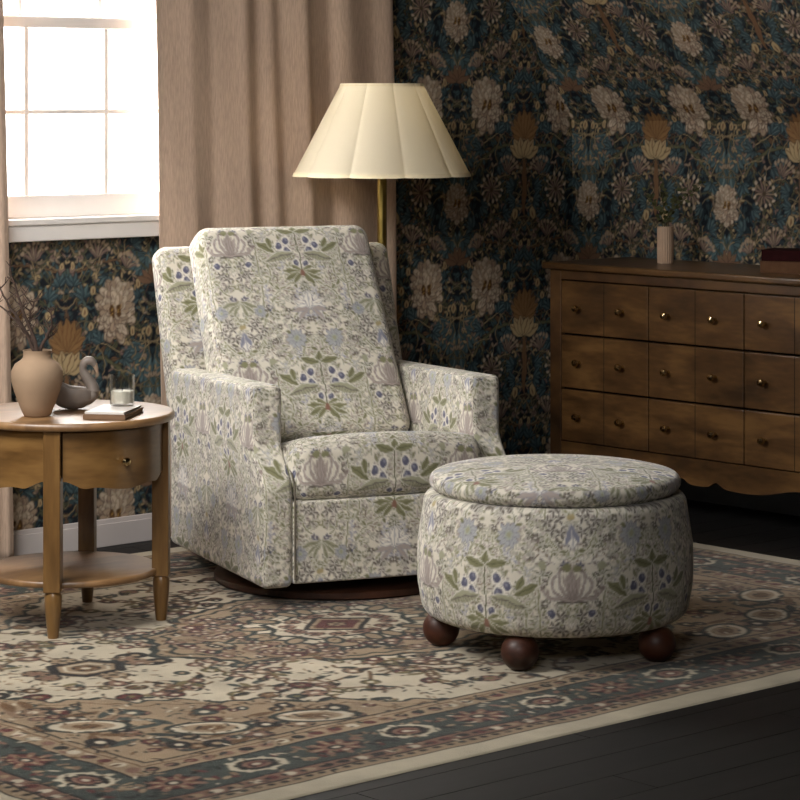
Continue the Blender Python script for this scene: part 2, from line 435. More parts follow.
# --- upholstery tile: cream ground, sage leaves, violet berries, mauve blossoms (generic botanical print)
def fabric_tile():
    N = 600
    bg = srgb(224, 217, 201); sage = srgb(134, 133, 98); sage2 = srgb(164, 163, 136); deep = srgb(96, 97, 66); mauve = srgb(138, 124, 118); mauve2 = srgb(176, 163, 156)
    vio = srgb(98, 98, 120); vio2 = srgb(140, 141, 158); taupe = srgb(104, 96, 88); pale = srgb(236, 231, 220); line = srgb(142, 136, 122); blue = srgb(182, 183, 184)
    c = Canvas(N, N, bg)
    U = lambda u: u * N
    for k in range(420):
        x, y = random.random() * N / 2, random.random() * N
        c.leaf(x, y, random.uniform(12, 28), random.uniform(5, 9), random.random() * 2 * PI, jit(random.choice([sage2, pale, mauve2, sage, bg, bg]), .1), jit(random.choice([line, mauve, sage]), .2), None, 1.8)
    for k in range(95):
        x, y = random.random() * N / 2, random.random() * N
        a = random.random() * 2 * PI; L = random.uniform(40, 85); b = a + random.uniform(-2, 2)
        P = bez((x, y), (x + L * .5 * math.cos(a), y + L * .5 * math.sin(a)), (x + L * .9 * math.cos(b), y + L * .9 * math.sin(b)), (x + L * .5 * math.cos(b), y + L * math.sin(b)), 9)
        cl = jit(random.choice([sage, sage, mauve, vio2, deep, srgb(128, 112, 92)]), .15)
        c.stroke(P, 3.4, cl, pale, 2.2)
        for i in range(1, 9, 2):
            an = math.atan2(*(P[i] - P[i - 1])[::-1])
            for s_ in (-1, 1): c.leaf(P[i][0], P[i][1], random.uniform(15, 24), 7.5, an + s_ * .9, jit(cl, .12), pale, None, 1.6)
    for k in range(44):     # small five-petal sprigs
        x, y = random.random() * N / 2, random.random() * N
        col = random.choice([mauve, vio, taupe, sage, taupe])
        for q in range(5):
            a = q * 2 * PI / 5 + k
            c.ell(x + 9 * math.cos(a), y + 9 * math.sin(a), 7, 4, a, jit(col, .15))
        c.ell(x, y, 3.5, 3.5, 0, pale)
    for k in range(110):    # fine curling line work
        x, y = random.random() * N / 2, random.random() * N
        a = random.random() * 2 * PI; L = random.uniform(22, 48)
        P = bez((x, y), (x + L * math.cos(a), y + L * math.sin(a)), (x + L * math.cos(a + 1.6), y + L * math.sin(a + 1.6)), (x + L * .4 * math.cos(a + 2.2), y + L * .4 * math.sin(a + 2.2)), 9)
        c.stroke(P, 2.6, jit(random.choice([sage, deep, mauve, deep]), .15), pale, 1.2)
        c.leaf(P[-1][0], P[-1][1], 18, 8, a + 3, jit(random.choice([sage, taupe, mauve2])), pale, None, 1.2)
    # scrolls
    for p in ([(.03, .62), (.16, .70), (.22, .82), (.10, .92)], [(.10, .92), (.02, .98), (.02, .86), (.10, .84)], [(.5, .30), (.38, .34), (.34, .46), (.44, .52)],
              [(.5, .98), (.40, .92), (.30, .96), (.32, .08)], [(.30, .24), (.2, .34), (.24, .46), (.34, .44)], [(.0, .40), (.1, .46), (.2, .44), (.26, .58)]):
        P = bez(*[(U(a), U(b)) for a, b in p], n=16)
        c.stroke(P, 7, sage, pale, 2.5)
        for i, q in enumerate(P[1::3]):
            c.leaf(q[0], q[1], 30, 12, i * 1.9 + p[0][0] * 9, jit(sage if i % 2 else sage2), pale, deep, 2)
    def berry(u, v, s_=1.0, mir=True):
        c.ell(U(u), U(v), 20 * s_, 24 * s_, 0, pale, mir); c.ell(U(u), U(v), 14.5 * s_, 18.5 * s_, 0, vio, mir); c.ell(U(u) - 4 * s_, U(v) - 5 * s_, 5 * s_, 7 * s_, 0, vio2, mir)
    # first axis: three-lobed leaf, berries, feather leaves, spread leaf
    c.leaf(0, U(-.045), U(.115), U(.05), PI / 2, sage, pale, deep, 3, mir=False)
    c.leaf(U(.0), U(.045), U(.15), U(.05), -.28, sage, pale, deep, 3)
    c.stroke([(0, U(.05)), (0, U(.36))], 6, deep, pale, 2, mir=False)
    for (u, v) in ((.075, .105), (.135, .145), (.082, .185)): berry(u, v)
    c.leaf(U(.17), U(.20), U(.17), U(.055), -.55, sage, pale, deep, 3); c.leaf(U(.19), U(.17), U(.10), U(.04), -1.2, sage, pale, deep, 2)
    c.leaf(U(.03), U(.20), U(.24), U(.065), .28, sage2, pale, taupe, 3)
    for k in range(9): c.stroke([(U(.07 + k * .02), U(.215 + k * .006)), (U(.055 + k * .02), U(.255 + k * .006))], 2.4, taupe)
    for k in range(16): c.ell(U(.09 + (k % 8) * .022), U(.285 + .02 * (k // 8)), 3, 3, 0, sage2)
    berry(.035, .285, .9)
    for an, L in ((-.5, .10), (.0, .15), (.45, .15), (.95, .12)): c.leaf(U(.0), U(.36), U(L), U(.042), an - .1, jit(sage), pale, deep, 2.5)
    c.ell(0, U(.365), 11, 16, 0, srgb(140, 100, 84), mir=False)
    # pale blossom under
    for an in (-1.35, -.9, -.4, .1, .6):
        c.leaf(0, U(.62), U(.115), U(.042), an, jit(pale, .04), vio2, mauve2, 2.6)
    c.leaf(0, U(.64), U(.14), U(.05), -PI / 2, pale, vio, vio2, 3, mir=False)
    for an in (.2, .8): c.leaf(U(.01), U(.63), U(.13), U(.028), an, mauve2, vio2, None, 2)
    for k in range(8):
        c.leaf(U(.04 + .022 * k), U(.70 + .012 * (k % 3)), 22, 10, PI / 2 + (k - 3) * .4, jit(taupe, .12), pale)
    # blue-grey open flowers each side
    for (u, v, R) in ((.135, .86, 30), (.36, .64, 19)):
        for k in range(11):
            a = 2 * PI * k / 11
            c.leaf(U(u) + R * .5 * math.cos(a), U(v) + R * .5 * math.sin(a), R * .95, R * .5, a, jit(blue, .05), vio, vio2, 1.5)
        c.ell(U(u), U(v), R * .5, R * .5, 0, srgb(172, 178, 166)); c.ell(U(u), U(v), R * .3, R * .3, 0, sage2)
    # second axis: tall lily-like mauve blossom, drop bud, taupe sprays
    c.ell(U(.5), U(.13), U(.13), U(.10), 0, bg, mir=False)
    for x1, y1, x2, y2, x3, y3 in ((.40, .20, .36, .10, .42, .075), (.44, .18, .41, .08, .44, .04), (.43, .21, .34, .19, .33, .135)):
        B = bez((U(.5), U(.22)), (U(x1), U(y1)), (U(x2), U(y2)), (U(x3), U(y3)), 14)
        c.stroke(B, 10, mauve, pale, 2.4); c.stroke(B[2:], 5.5, jit(mauve2, .05), None)
        c.ell(B[-1][0] + 4, B[-1][1] + 3, 9, 6, .6, mauve)
    for an in (PI + 1.25, PI + 1.42): c.leaf(U(.5), U(.22), U(.16), U(.022), an, jit(mauve2), mauve, None, 2)
    c.leaf(U(.5), U(.22), U(.19), U(.032), -PI / 2, mauve2, mauve, taupe, 2.6, mir=False)
    c.stroke(bez((U(.5), U(.22)), (U(.43), U(.19)), (U(.35), U(.22)), (U(.37), U(.16))), 8, mauve2, mauve, 2)
    c.stroke([(U(.42), U(.225)), (U(.58), U(.225))], 6, taupe, None, mir=False)
    berry(.385, .285, .85)
    for (u, v) in ((.44, .30), (.40, .36), (.45, .38), (.43, .76), (.40, .72), (.39, .82), (.44, .84), (.36, .78)):
        for q in range(5): c.leaf(U(u), U(v), 26, 9, q * 1.26 + u * 20, jit(taupe, .12), pale, None, 1.6)
    c.leaf(U(.5), U(.80), U(.13), U(.055), PI / 2, pale, vio, vio2, 3, mir=False); c.leaf(U(.5), U(.80), U(.11), U(.03), PI / 2 + .35, vio2, pale)
    c.ell(U(.5), U(.76), 14, 11, 0, srgb(176, 160, 116), mir=False)
    c.ell(U(.47), U(.03), 15, 13, .3, sage); c.ell(U(.33), U(.02), 15, 15, 0, sage2)
    for an in (.5, 1.0, 1.5): c.leaf(U(.5), U(.56), U(.14), U(.03), PI / 2 + an * .8, jit(sage2), pale, deep, 2)
    return shrink(c.a, 3)

# --- rug: one quarter painted, mirrored (x along the long side)
RUG_HX, RUG_HY = 1.715, 1.28
def rug_image():
    S = 400.0      # px per metre
    W, H = int(RUG_HX * S), int(RUG_HY * S)
    ivory = srgb(208, 195, 168); tan = srgb(164, 140, 108); tan2 = srgb(140, 112, 86); green = srgb(44, 54, 48); dark = srgb(34, 30, 28); teal = srgb(64, 74, 68); red = srgb(100, 42, 38); rose = srgb(138, 100, 82)
    brown = srgb(112, 80, 46); edge = srgb(206, 194, 166); olive = srgb(120, 108, 66)
    c = Canvas(W, H, ivory, wrap=False, mirror=False)
    X, Y = np.meshgrid((np.arange(W) + .5) / S, (np.arange(H) + .5) / S)   # metres from rug centre
    a = c.a
    P = lambda x, y: (x * S, y * S)
    def flower(x, y, R, col, col2, n=6):
        R *= S; x *= S; y *= S
        c.ell(x, y, R * 1.25, R * 1.25, 0, dark)
        for k in range(n):
            t = 2 * PI * k / n + x
            c.ell(x + R * .7 * math.cos(t), y + R * .7 * math.sin(t), R * .5, R * .34, t, jit(col))
        c.ell(x, y, R * .42, R * .42, 0, col2)
    # field: winding stems with palmettes
    def vine(p, w=.011, col=brown):
        B = bez(*p, n=16); c.stroke(B * S, w * S, col)
        for i, q in enumerate(B[2::3]):
            if i % 2: flower(q[0] + .02 * math.sin(i), q[1] + .02, random.uniform(.014, .026), random.choice([rose, red, tan2, olive, rose]), ivory)
            else: c.leaf(q[0] * S, q[1] * S, .055 * S, .022 * S, i * 2.2 + q[0] * 7, random.choice([green, dark, olive, teal]), None)
    for k in range(52):
        x, y = random.uniform(.0, 1.25), random.uniform(.0, .82)
        t = random.random() * 2 * PI; L = random.uniform(.12, .3); t2 = t + random.uniform(-1.6, 1.6)
        vine([(x, y), (x + L * .5 * math.cos(t), y + L * .5 * math.sin(t)), (x + L * math.cos(t2), y + L * .6 * math.sin(t2)), (x + L * math.cos(t2), y + L * math.sin(t2))])
    for k in range(60):
        x, y = random.uniform(.0, 1.25), random.uniform(.0, .82)
        flower(x, y, random.uniform(.012, .03), random.choice([red, rose, brown, dark, teal]), random.choice([ivory, tan, olive]))
    # medallion
    ang = np.arctan2(Y / .44, X / .60); rho = np.hypot(X / .60, Y / .44)
    lob = 1 - .075 * np.abs(np.sin(ang * 6)) + .05 * np.cos(ang * 4) + .012 * np.sin(ang * 40)
    def fill(mask, col): a[mask] = col
    fill(rho < lob * 1.0, green); fill(rho < lob * .955, tan); fill((rho < lob * .90) & (rho > lob * .875), green); fill(rho < lob * .875, tan)
    for k in range(110):
        t = random.random() * PI / 2; r_ = random.uniform(.5, .84)
        x, y = .60 * r_ * math.cos(t), .44 * r_ * math.sin(t)
        if k % 2: flower(x, y, random.uniform(.012, .022), random.choice([red, rose, rose, dark]), ivory)
        else: c.leaf(x * S, y * S, .06 * S, .02 * S, random.random() * 6, random.choice([green, tan2, brown, dark]), None)
    lob2 = 1 - .16 * np.abs(np.sin(ang * 4))
    fill(rho < lob2 * .54, green); fill(rho < lob2 * .50, ivory); fill(rho < lob2 * .42, green); fill(rho < lob2 * .38, ivory)
    for t in (.1, .55, 1.0, 1.45):
        c.ell(.26 * math.cos(t) * S, .19 * math.sin(t) * S, .05 * S, .03 * S, t, green); c.ell(.26 * math.cos(t) * S, .19 * math.sin(t) * S, .033 * S, .018 * S, t, tan)
        flower(.15 * math.cos(t), .12 * math.sin(t), .022, rose, dark)
    dia = np.abs(X) / .10 + np.abs(Y) / .085
    fill(dia < 1.25, dark); fill(dia < 1.0, tan); fill(dia < .8, red); flower(0.0, 0.0, .02, tan, dark)
    # pendants at both ends
    hx = np.maximum(np.abs(X - .83) / .115 + np.abs(Y) / .20, np.abs(Y) / .085)
    fill(hx < 1.0, dark); fill(hx < .72, tan); fill(hx < .6, ivory); fill(hx < .5, tan); flower(.83, .0, .03, brown, ivory)
    for d in (.14, -.14): flower(.83 + d, .03, .03, tan2, rose)
    flower(.83, .11, .03, tan, green)
    # corner spandrels
    dl = (X - 1.25) * .661 + (Y - .10) * .75
    sc = .035 * np.abs(np.sin(((X - Y * 1.0)) * 11)) + .008 * np.sin(X * 90)
    sp = dl + sc - .012
    inside = (X < 1.285) & (Y < .85)
    fill(inside & (sp > 0), green); fill(inside & (sp > .014), tan); fill(inside & (sp > .05) & (sp < .056), brown)
    for k in range(210):
        x, y = random.uniform(.45, 1.26), random.uniform(.1, .83)
        if (x - 1.25) * .661 + (y - .10) * .75 < .05: continue
        if k % 3: flower(x, y, random.uniform(.010, .030), random.choice([red, rose, dark, brown, teal, tan2]), random.choice([ivory, tan]))
        else:
            c.leaf(x * S, y * S, .10 * S, .03 * S, random.random() * 6, random.choice([green, brown, tan2, teal]), None)
    for (x, y) in ((.98, .70), (1.18, .50), (.72, .77)):
        for R, col in ((.085, green), (.07, ivory), (.052, tan), (.03, brown)): c.ell(x * S, y * S, R * S * 1.25, R * S * .75, -.6, col)
    # borders, by distance from the edge
    e = np.minimum(RUG_HX - X, RUG_HY - Y)
    along = np.where(RUG_HX - X < RUG_HY - Y, Y, X)
    fill((e < .43) & (e > .422), dark)
    fill(e <= .422, tan); fill(e < .345, dark); fill(e < .338, teal); fill(e < .172, dark); fill(e < .165, rose * .9); fill(e < .122, dark); fill(e < .116, tan); fill(e < .081, dark); fill(e < .076, edge)
    fill((e < .405) & (e > .400), brown)
    def strip(d, f):       # walk both borders of the quarter
        x = 0.0
        while x < RUG_HX - d: f(x, RUG_HY - d, 0); x += f.step
        y = 0.0
        while y < RUG_HY - d: f(RUG_HX - d, y, 1); y += f.step
    def dots(x, y, k): c.ell(x * S, y * S, .011 * S, .008 * S, 0, random.choice([dark, dark, green]))
    dots.step = .036; strip(.104, dots)
    def buds(x, y, k):
        c.ell(x * S, y * S, .016 * S, .013 * S, 0, random.choice([ivory, dark, red, tan])); c.ell((x + .015) * S, y * S, .008 * S, .008 * S, 0, dark)
    buds.step = .05; strip(.144, buds)
    def buds2(x, y, k):
        c.ell(x * S, y * S, .017 * S, .017 * S, 0, random.choice([dark, rose, red, ivory, dark]))
        c.leaf((x + .02) * S, y * S, .03 * S, .014 * S, random.random() * 6, random.choice([green, brown, rose]), None)
    buds2.step = .052; strip(.376, buds2)
    cnt = [0]
    def ros(x, y, k):
        s_ = cnt[0] % 2; cnt[0] += 1
        o1, o2, o3 = (dark, red, rose) if s_ == 0 else (edge, dark, rose)
        for (R, col) in ((.062, o1), (.050, o2), (.032, o3), (.020, red if s_ else dark), (.010, ivory)):
            c.ell(x * S, y * S, R * S * (1.12 if k == 0 else .85), R * S * (.85 if k == 0 else 1.12), 0, col)
        for q in range(8):
            t = q * PI / 4; c.ell((x + .058 * math.cos(t)) * S, (y + .05 * math.sin(t)) * S, .015 * S, .010 * S, t, rose if s_ == 0 else edge); c.ell((x + .043 * math.cos(t)) * S, (y + .036 * math.sin(t)) * S, .009 * S, .007 * S, t, dark if s_ else tan)
        for dx in (.078, .094, .11, .126, .142):
            px, py = (x + dx, y) if k == 0 else (x, y + dx)
            for sg in (-1, 1):
                qx, qy = (px, py + sg * .04) if k == 0 else (px + sg * .04, py)
                c.ell(qx * S + random.uniform(-4, 4), qy * S + random.uniform(-6, 6), .015 * S, .008 * S, dx * 60 * sg, random.choice([dark, rose, red, tan2, green, dark, tan]))
    ros.step = .2215; strip(.255, ros)
    for q in range(1500):      # woven flecks everywhere
        x, y = random.uniform(0, RUG_HX - .1), random.uniform(0, RUG_HY - .1)
        c.leaf(x * S, y * S, random.uniform(.012, .034) * S, .008 * S, random.random() * 6, random.choice([tan, tan2, dark, dark, brown, ivory, green, green]), None)
    top = np.concatenate([a[:, ::-1], a], 1)
    return np.concatenate([top[::-1], top], 0)     # row 0 = -Y edge

def mute(a, k, gain=1.0):
    """pull colours towards their own grey"""
    g = (a @ np.array([0.3, 0.59, 0.11]))[..., None]
    return (a * (1 - k) + g * k) * gain
WALLT = mute(wallpaper_tile(), 0.04)
FABT = mute(fabric_tile(), 0.08)
RUGI = mute(rug_image(), 0.10, 0.95)
# ------------------------------------------------------------------ materials used below
wall_m = attr_mat('wallpaper', 0.75, 0.25, bump=0.12, bscale=260, gain=0.9, var=0.10, vscale=2)
fab_m = attr_mat('printed_fabric', 0.9, 0.15, sheen=0.25, bump=0.35, bscale=420, bdist=0.0012, gain=1.0, var=0.06, vscale=9)
rug_m = attr_mat('rug_pile', 0.95, 0.08, sheen=0.2, bump=0.6, bscale=300, bdist=0.003, gain=0.85, var=0.16, vscale=7)
oak_m = wood_mat('table_oak', srgb(86, 61, 32), srgb(110, 80, 44), srgb(128, 96, 55), (2.0, 2.0, 9.0), 0.3, 0.3)
oak_leg_m = wood_mat('table_oak_upright', srgb(86, 61, 32), srgb(110, 80, 44), srgb(128, 96, 55), (9.0, 9.0, 1.4), 0.3, 0.3)
oak_flat_m = wood_mat('table_oak_top', srgb(100, 72, 44), srgb(132, 98, 62), srgb(156, 120, 80), (2.0, 7.0, 2.0), 0.42, 1.0)
oak_flat_m.node_tree.nodes['Principled BSDF'].inputs['Coat Roughness'].default_value = 0.42
dres_m = wood_mat('dresser_walnut', srgb(58, 39, 21), srgb(86, 60, 33), srgb(114, 83, 47), (3.0, 1.8, 7.0), 0.36, 0.2)
dres_dark_m = wood_mat('dresser_frame', srgb(52, 35, 20), srgb(76, 52, 30), srgb(98, 70, 40), (3.0, 2.0, 3.0), 0.4, 0.12)
floor_m = wood_mat('dark_floorboards', srgb(10, 9, 9), srgb(17, 15, 15), srgb(26, 23, 23), (1.2, 9.0, 1.0), 0.6, 0.0)
cherry_m = wood_mat('cherry_feet', srgb(46, 22, 14), srgb(72, 37, 23), srgb(88, 48, 30), (3, 3, 6), 0.5, 0.08)
disc_m = wood_mat('swivel_base_wood', srgb(48, 28, 20), srgb(70, 42, 30), srgb(84, 52, 38), (3, 9, 3), 0.4, 0.1)
black_m = new_mat('black_metal', (0.008, 0.008, 0.008), 0.5)
gap_m = new_mat('shadow_gap', (0.006, 0.004, 0.003), 0.9)
white_m = add_noise(new_mat('white_paint', srgb(242, 237, 233), 0.45), srgb(242, 237, 233), nscale=5, amount=0.03)
base_m = add_noise(new_mat('baseboard_paint', srgb(214, 206, 204), 0.4), srgb(214, 206, 204), nscale=5, amount=0.03)
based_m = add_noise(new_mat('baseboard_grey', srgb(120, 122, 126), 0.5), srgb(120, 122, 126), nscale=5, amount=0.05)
plaster_m = add_noise(new_mat('plain_plaster', srgb(120, 112, 104), 0.9), srgb(120, 112, 104), nscale=3, amount=0.05)
curt_m = add_noise(new_mat('linen_curtain', srgb(190, 166, 147), 0.95, spec=0.1, sheen=0.2), srgb(190, 166, 147), (1, 1, 0.12), 240, 3, 0.14, bump=0.25, bscale=300, bdist=0.001)
curt_m.node_tree.nodes['Principled BSDF'].inputs['Subsurface Weight'].default_value = 0.0
brass_m = add_noise(new_mat('aged_brass', srgb(160, 138, 78), 0.3, metal=1.0), srgb(156, 134, 74), nscale=30, amount=0.12)
knob_m = add_noise(new_mat('antique_brass_knob', srgb(205, 182, 138), 0.14, metal=1.0), srgb(205, 182, 138), nscale=60, amount=0.12)
clay_m = add_noise(new_mat('matte_clay', srgb(152, 129, 106), 0.85, spec=0.2), srgb(152, 129, 106), nscale=12, amount=0.08, bump=0.15, bscale=60, bdist=0.002)
twig_m = add_noise(new_mat('dry_bark', srgb(62, 46, 38), 0.9), srgb(62, 46, 38), nscale=70, amount=0.35, bump=0.3)
swan_m = add_noise(new_mat('grey_stoneware', srgb(122, 112, 104), 0.45), srgb(122, 112, 104), nscale=18, amount=0.2, bump=0.2, bscale=60)
beak_m = new_mat('swan_beak', srgb(172, 146, 124), 0.5)
paper_m = add_noise(new_mat('paper_pages', srgb(150, 132, 112), 0.9), srgb(150, 132, 112), (1, 1, 60), 20, 2, 0.12)
cover_m = add_noise(new_mat('pale_cover', srgb(206, 200, 194), 0.4), srgb(206, 200, 194), nscale=18, amount=0.12)
brownc_m = add_noise(new_mat('brown_cloth_cover', srgb(112, 84, 60), 0.7), srgb(112, 84, 60), nscale=40, amount=0.12)
redc_m = add_noise(new_mat('oxblood_cover', srgb(44, 14, 15), 0.85, spec=0.1), srgb(44, 14, 15), nscale=40, amount=0.2)
tanc_m = add_noise(new_mat('tan_cover', srgb(98, 70, 50), 0.85, spec=0.1), srgb(98, 70, 50), nscale=40, amount=0.15)
wax_m = add_noise(new_mat('candle_wax', srgb(226, 218, 206), 0.5), srgb(226, 218, 206), nscale=20, amount=0.04)
wick_m = new_mat('wick', (0.02, 0.02, 0.02), 0.9)
cer_m = add_noise(new_mat('ribbed_ceramic', srgb(186, 158, 134), 0.7), srgb(186, 158, 134), nscale=20, amount=0.06)
leaf_m = add_noise(new_mat('dark_foliage', srgb(66, 68, 34), 0.7), srgb(66, 68, 34), nscale=25, amount=0.5)
stem_m = new_mat('foliage_stem', srgb(70, 62, 36), 0.8)

shade_m = new_mat('pleated_lamp_shade', srgb(246, 236, 210), 0.85, spec=0.1)
nt = shade_m.node_tree; b = nt.nodes['Principled BSDF']
tr = nd(shade_m, 'ShaderNodeBsdfTranslucent'); tr.inputs['Color'].default_value = (*srgb(250, 236, 200), 1)
mx = nd(shade_m, 'ShaderNodeMixShader'); mx.inputs['Fac'].default_value = 0.35
tcn = nd(shade_m, 'ShaderNodeTexCoord'); nn = nd(shade_m, 'ShaderNodeTexNoise'); nn.inputs['Scale'].default_value = 180
bpn = nd(shade_m, 'ShaderNodeBump'); bpn.inputs['Strength'].default_value = 0.15; bpn.inputs['Distance'].default_value = 0.001
nt.links.new(tcn.outputs['Object'], nn.inputs['Vector']); nt.links.new(nn.outputs['Fac'], bpn.inputs['Height']); nt.links.new(bpn.outputs['Normal'], b.inputs['Normal'])
nt.links.new(b.outputs['BSDF'], mx.inputs[1]); nt.links.new(tr.outputs['BSDF'], mx.inputs[2])
nt.links.new(mx.outputs['Shader'], nt.nodes['Material Output'].inputs['Surface'])

def glass_mat(name, tint=(1, 1, 1), lo=0.02, hi=0.25):
    """thin clear glass: see-through, with a faint mirror reflection that grows at the rim"""
    m = bpy.data.materials.new(name); m.use_nodes = True
    nt = m.node_tree; nt.nodes.remove(nt.nodes['Principled BSDF'])
    t = nd(m, 'ShaderNodeBsdfTransparent'); t.inputs['Color'].default_value = (*tint, 1)
    g = nd(m, 'ShaderNodeBsdfGlossy'); g.inputs['Roughness'].default_value = 0.05
    lw = nd(m, 'ShaderNodeLayerWeight'); lw.inputs['Blend'].default_value = 0.25
    mr = nd(m, 'ShaderNodeMapRange'); mr.inputs['To Min'].default_value = lo; mr.inputs['To Max'].default_value = hi
    x = nd(m, 'ShaderNodeMixShader')
    nt.links.new(lw.outputs['Facing'], mr.inputs['Value']); nt.links.new(mr.outputs['Result'], x.inputs['Fac'])
    nt.links.new(t.outputs['BSDF'], x.inputs[1]); nt.links.new(g.outputs['BSDF'], x.inputs[2])
    nt.links.new(x.outputs['Shader'], nt.nodes['Material Output'].inputs['Surface'])
    return m
pane_m = glass_mat('window_glass'); jar_m = glass_mat('jar_glass', (0.96, 0.97, 0.96), 0.09, 0.6)

# ------------------------------------------------------------------ the room
WP, WV, WZ0, WX0 = 0.682, 0.6615, 1.306, -0.595      # wallpaper repeats and a known node of the pattern
CEIL_Z, FOLD_Z, K_SLOPE = 2.5, 1.364, 0.74
WIN = (-2.79, -1.77, 1.03, 2.25)

def wall_sheet(name, A, Z, place, hole=None, keep=None, arc=None, u_of=None, flip=False):
    G, H = np.meshgrid(A, Z, indexing='ij')
    V = place(G, H).reshape(-1, 3)
    Q = grid_quads(len(A), len(Z))
    ca, cz = G.ravel()[Q].mean(1), H.ravel()[Q].mean(1)
    ok = np.ones(len(Q), bool)
    if hole: ok &= ~((ca > hole[0]) & (ca < hole[1]) & (cz > hole[2]) & (cz < hole[3]))
    if keep is not None: ok &= keep(ca, cz)
    Q = Q[ok]
    if flip: Q = Q[:, ::-1]
    col = sample(WALLT, (u_of(G) - 0) / WP, (WZ0 - H) / WV, 0.0035).reshape(-1, 3)
    return tag(obj(name, mesh_np(name, V, Q, vcol=col), wall_m), kind='structure')

step = 0.0035
XA = np.concatenate([np.arange(-8, -3.0, 0.02), np.arange(-3.0, WIN[0], step), np.arange(WIN[0], WIN[1], step), np.arange(WIN[1], -0.0, step), [0.0]])
ZA = np.concatenate([np.arange(0, 1.85, step), np.arange(1.85, CEIL_Z, 0.02), [CEIL_Z]])
wall_sheet('wall_back', XA, ZA, lambda a, z: np.stack([a, 0 * a, z], -1), WIN, keep=lambda a, z: z < FOLD_Z - a / K_SLOPE + 0.02, u_of=lambda a: a - WX0)
YB = np.concatenate([np.arange(0, 1.5, step), np.arange(1.5, 8.0, 0.02), [8.0]])
ZB = np.concatenate([np.arange(0.0, FOLD_Z, step), [FOLD_Z]])
wall_sheet('wall_right', YB, ZB, lambda a, z: np.stack([0 * a, -a, z], -1), u_of=lambda a: a - WX0, flip=False)
AL = math.hypot(1, K_SLOPE)      # arc per metre of height on the slope
ZS = np.concatenate([np.arange(FOLD_Z, 1.85, step), np.arange(1.85, CEIL_Z, 0.02), [CEIL_Z]])
ZARC = FOLD_Z + (ZS - FOLD_Z) * AL
wall_sheet('ceiling', YB, ZARC, lambda a, t: np.stack([-(t - FOLD_Z) / AL * K_SLOPE, -a, FOLD_Z + (t - FOLD_Z) / AL], -1), u_of=lambda a: a - WX0)
xc = -(CEIL_Z - FOLD_Z) * K_SLOPE
tag(BM().box(-8, xc, -8, 0, CEIL_Z, CEIL_Z + 0.05).build('ceiling_flat', plaster_m, smooth=False), kind='structure')
tag(BM().box(-8.05, -8, -8, 0, 0, CEIL_Z).build('wall_left', plaster_m, smooth=False), kind='structure')
tag(BM().box(-8, 0, -8.05, -8, 0, CEIL_Z).build('wall_front', plaster_m, smooth=False), kind='structure')

# floor boards with fine seams
fl = BM()
yy = -8.0; k = 0
while yy < 0.0:
    w = 0.13
    x0 = -8.0 + (k * 0.7) % 1.9 - 1.9
    while x0 < 0.0:
        x1 = min(x0 + 1.9, 0.0)
        if x1 - max(x0, -8.0) > 0.05:
            fl.box(max(x0, -8.0) + 0.0012, x1 - 0.0012, yy + 0.0012, min(yy + w, 0) - 0.0012, -0.03, 0.0)
        x0 += 1.9
    yy += w; k += 1
fl.box(-8, 0, -8, 0, -0.06, -0.004)
tag(fl.build('floor', floor_m, smooth=False, bevel=0), kind='structure')

def baseboard(name, mat, pts, h=0.088, t=0.016):
    m = BM()
    (x0, y0, x1, y1) = pts
    m.box(x0, x1, y0, y1, 0, h - 0.014)
    if x1 - x0 > y1 - y0: m.box(x0, x1, y0 + 0.005, y1, h - 0.014, h)
    else: m.box(x0 + 0.005, x1, y0, y1, h - 0.014, h)
    return tag(m.build(name, mat, smooth=False, bevel=0.002), kind='structure')
baseboard('baseboard_back', base_m, (-8, -0.016, -0.0, 0))
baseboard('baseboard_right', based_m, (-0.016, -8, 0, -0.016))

# window_1: three panes wide, double hung
win = tag(empty('window_1', (0, 0, 0)), kind='structure')
wx0, wx1, wz1 = -2.79, -1.77, 2.25
fr = BM()
fr.box(wx0 - 0.02, wx0 + 0.0, -0.004, 0.12, 1.06, wz1); fr.box(wx1, wx1 + 0.02, -0.004, 0.12, 1.06, wz1); fr.box(wx0 - 0.02, wx1 + 0.02, -0.004, 0.12, wz1, wz1 + 0.03)
fr.box(wx0 - 0.09, wx0 - 0.005, -0.022, 0.0, 1.066, wz1 + 0.09); fr.box(wx1 + 0.005, wx1 + 0.09, -0.022, 0.0, 1.066, wz1 + 0.09); fr.box(wx0 - 0.09, wx1 + 0.09, -0.022, 0.0, wz1 + 0.005, wz1 + 0.09)
fr.build('window_frame', white_m, win, smooth=False, bevel=0.003)
sl = BM(); sl.box(wx0 - 0.12, wx1 + 0.12, -0.045, 0.12, 1.046, 1.066); sl.box(wx0 - 0.11, wx1 + 0.11, -0.036, 0.0, 0.995, 1.046)
sl.build('window_sill', white_m, win, smooth=False, bevel=0.004)
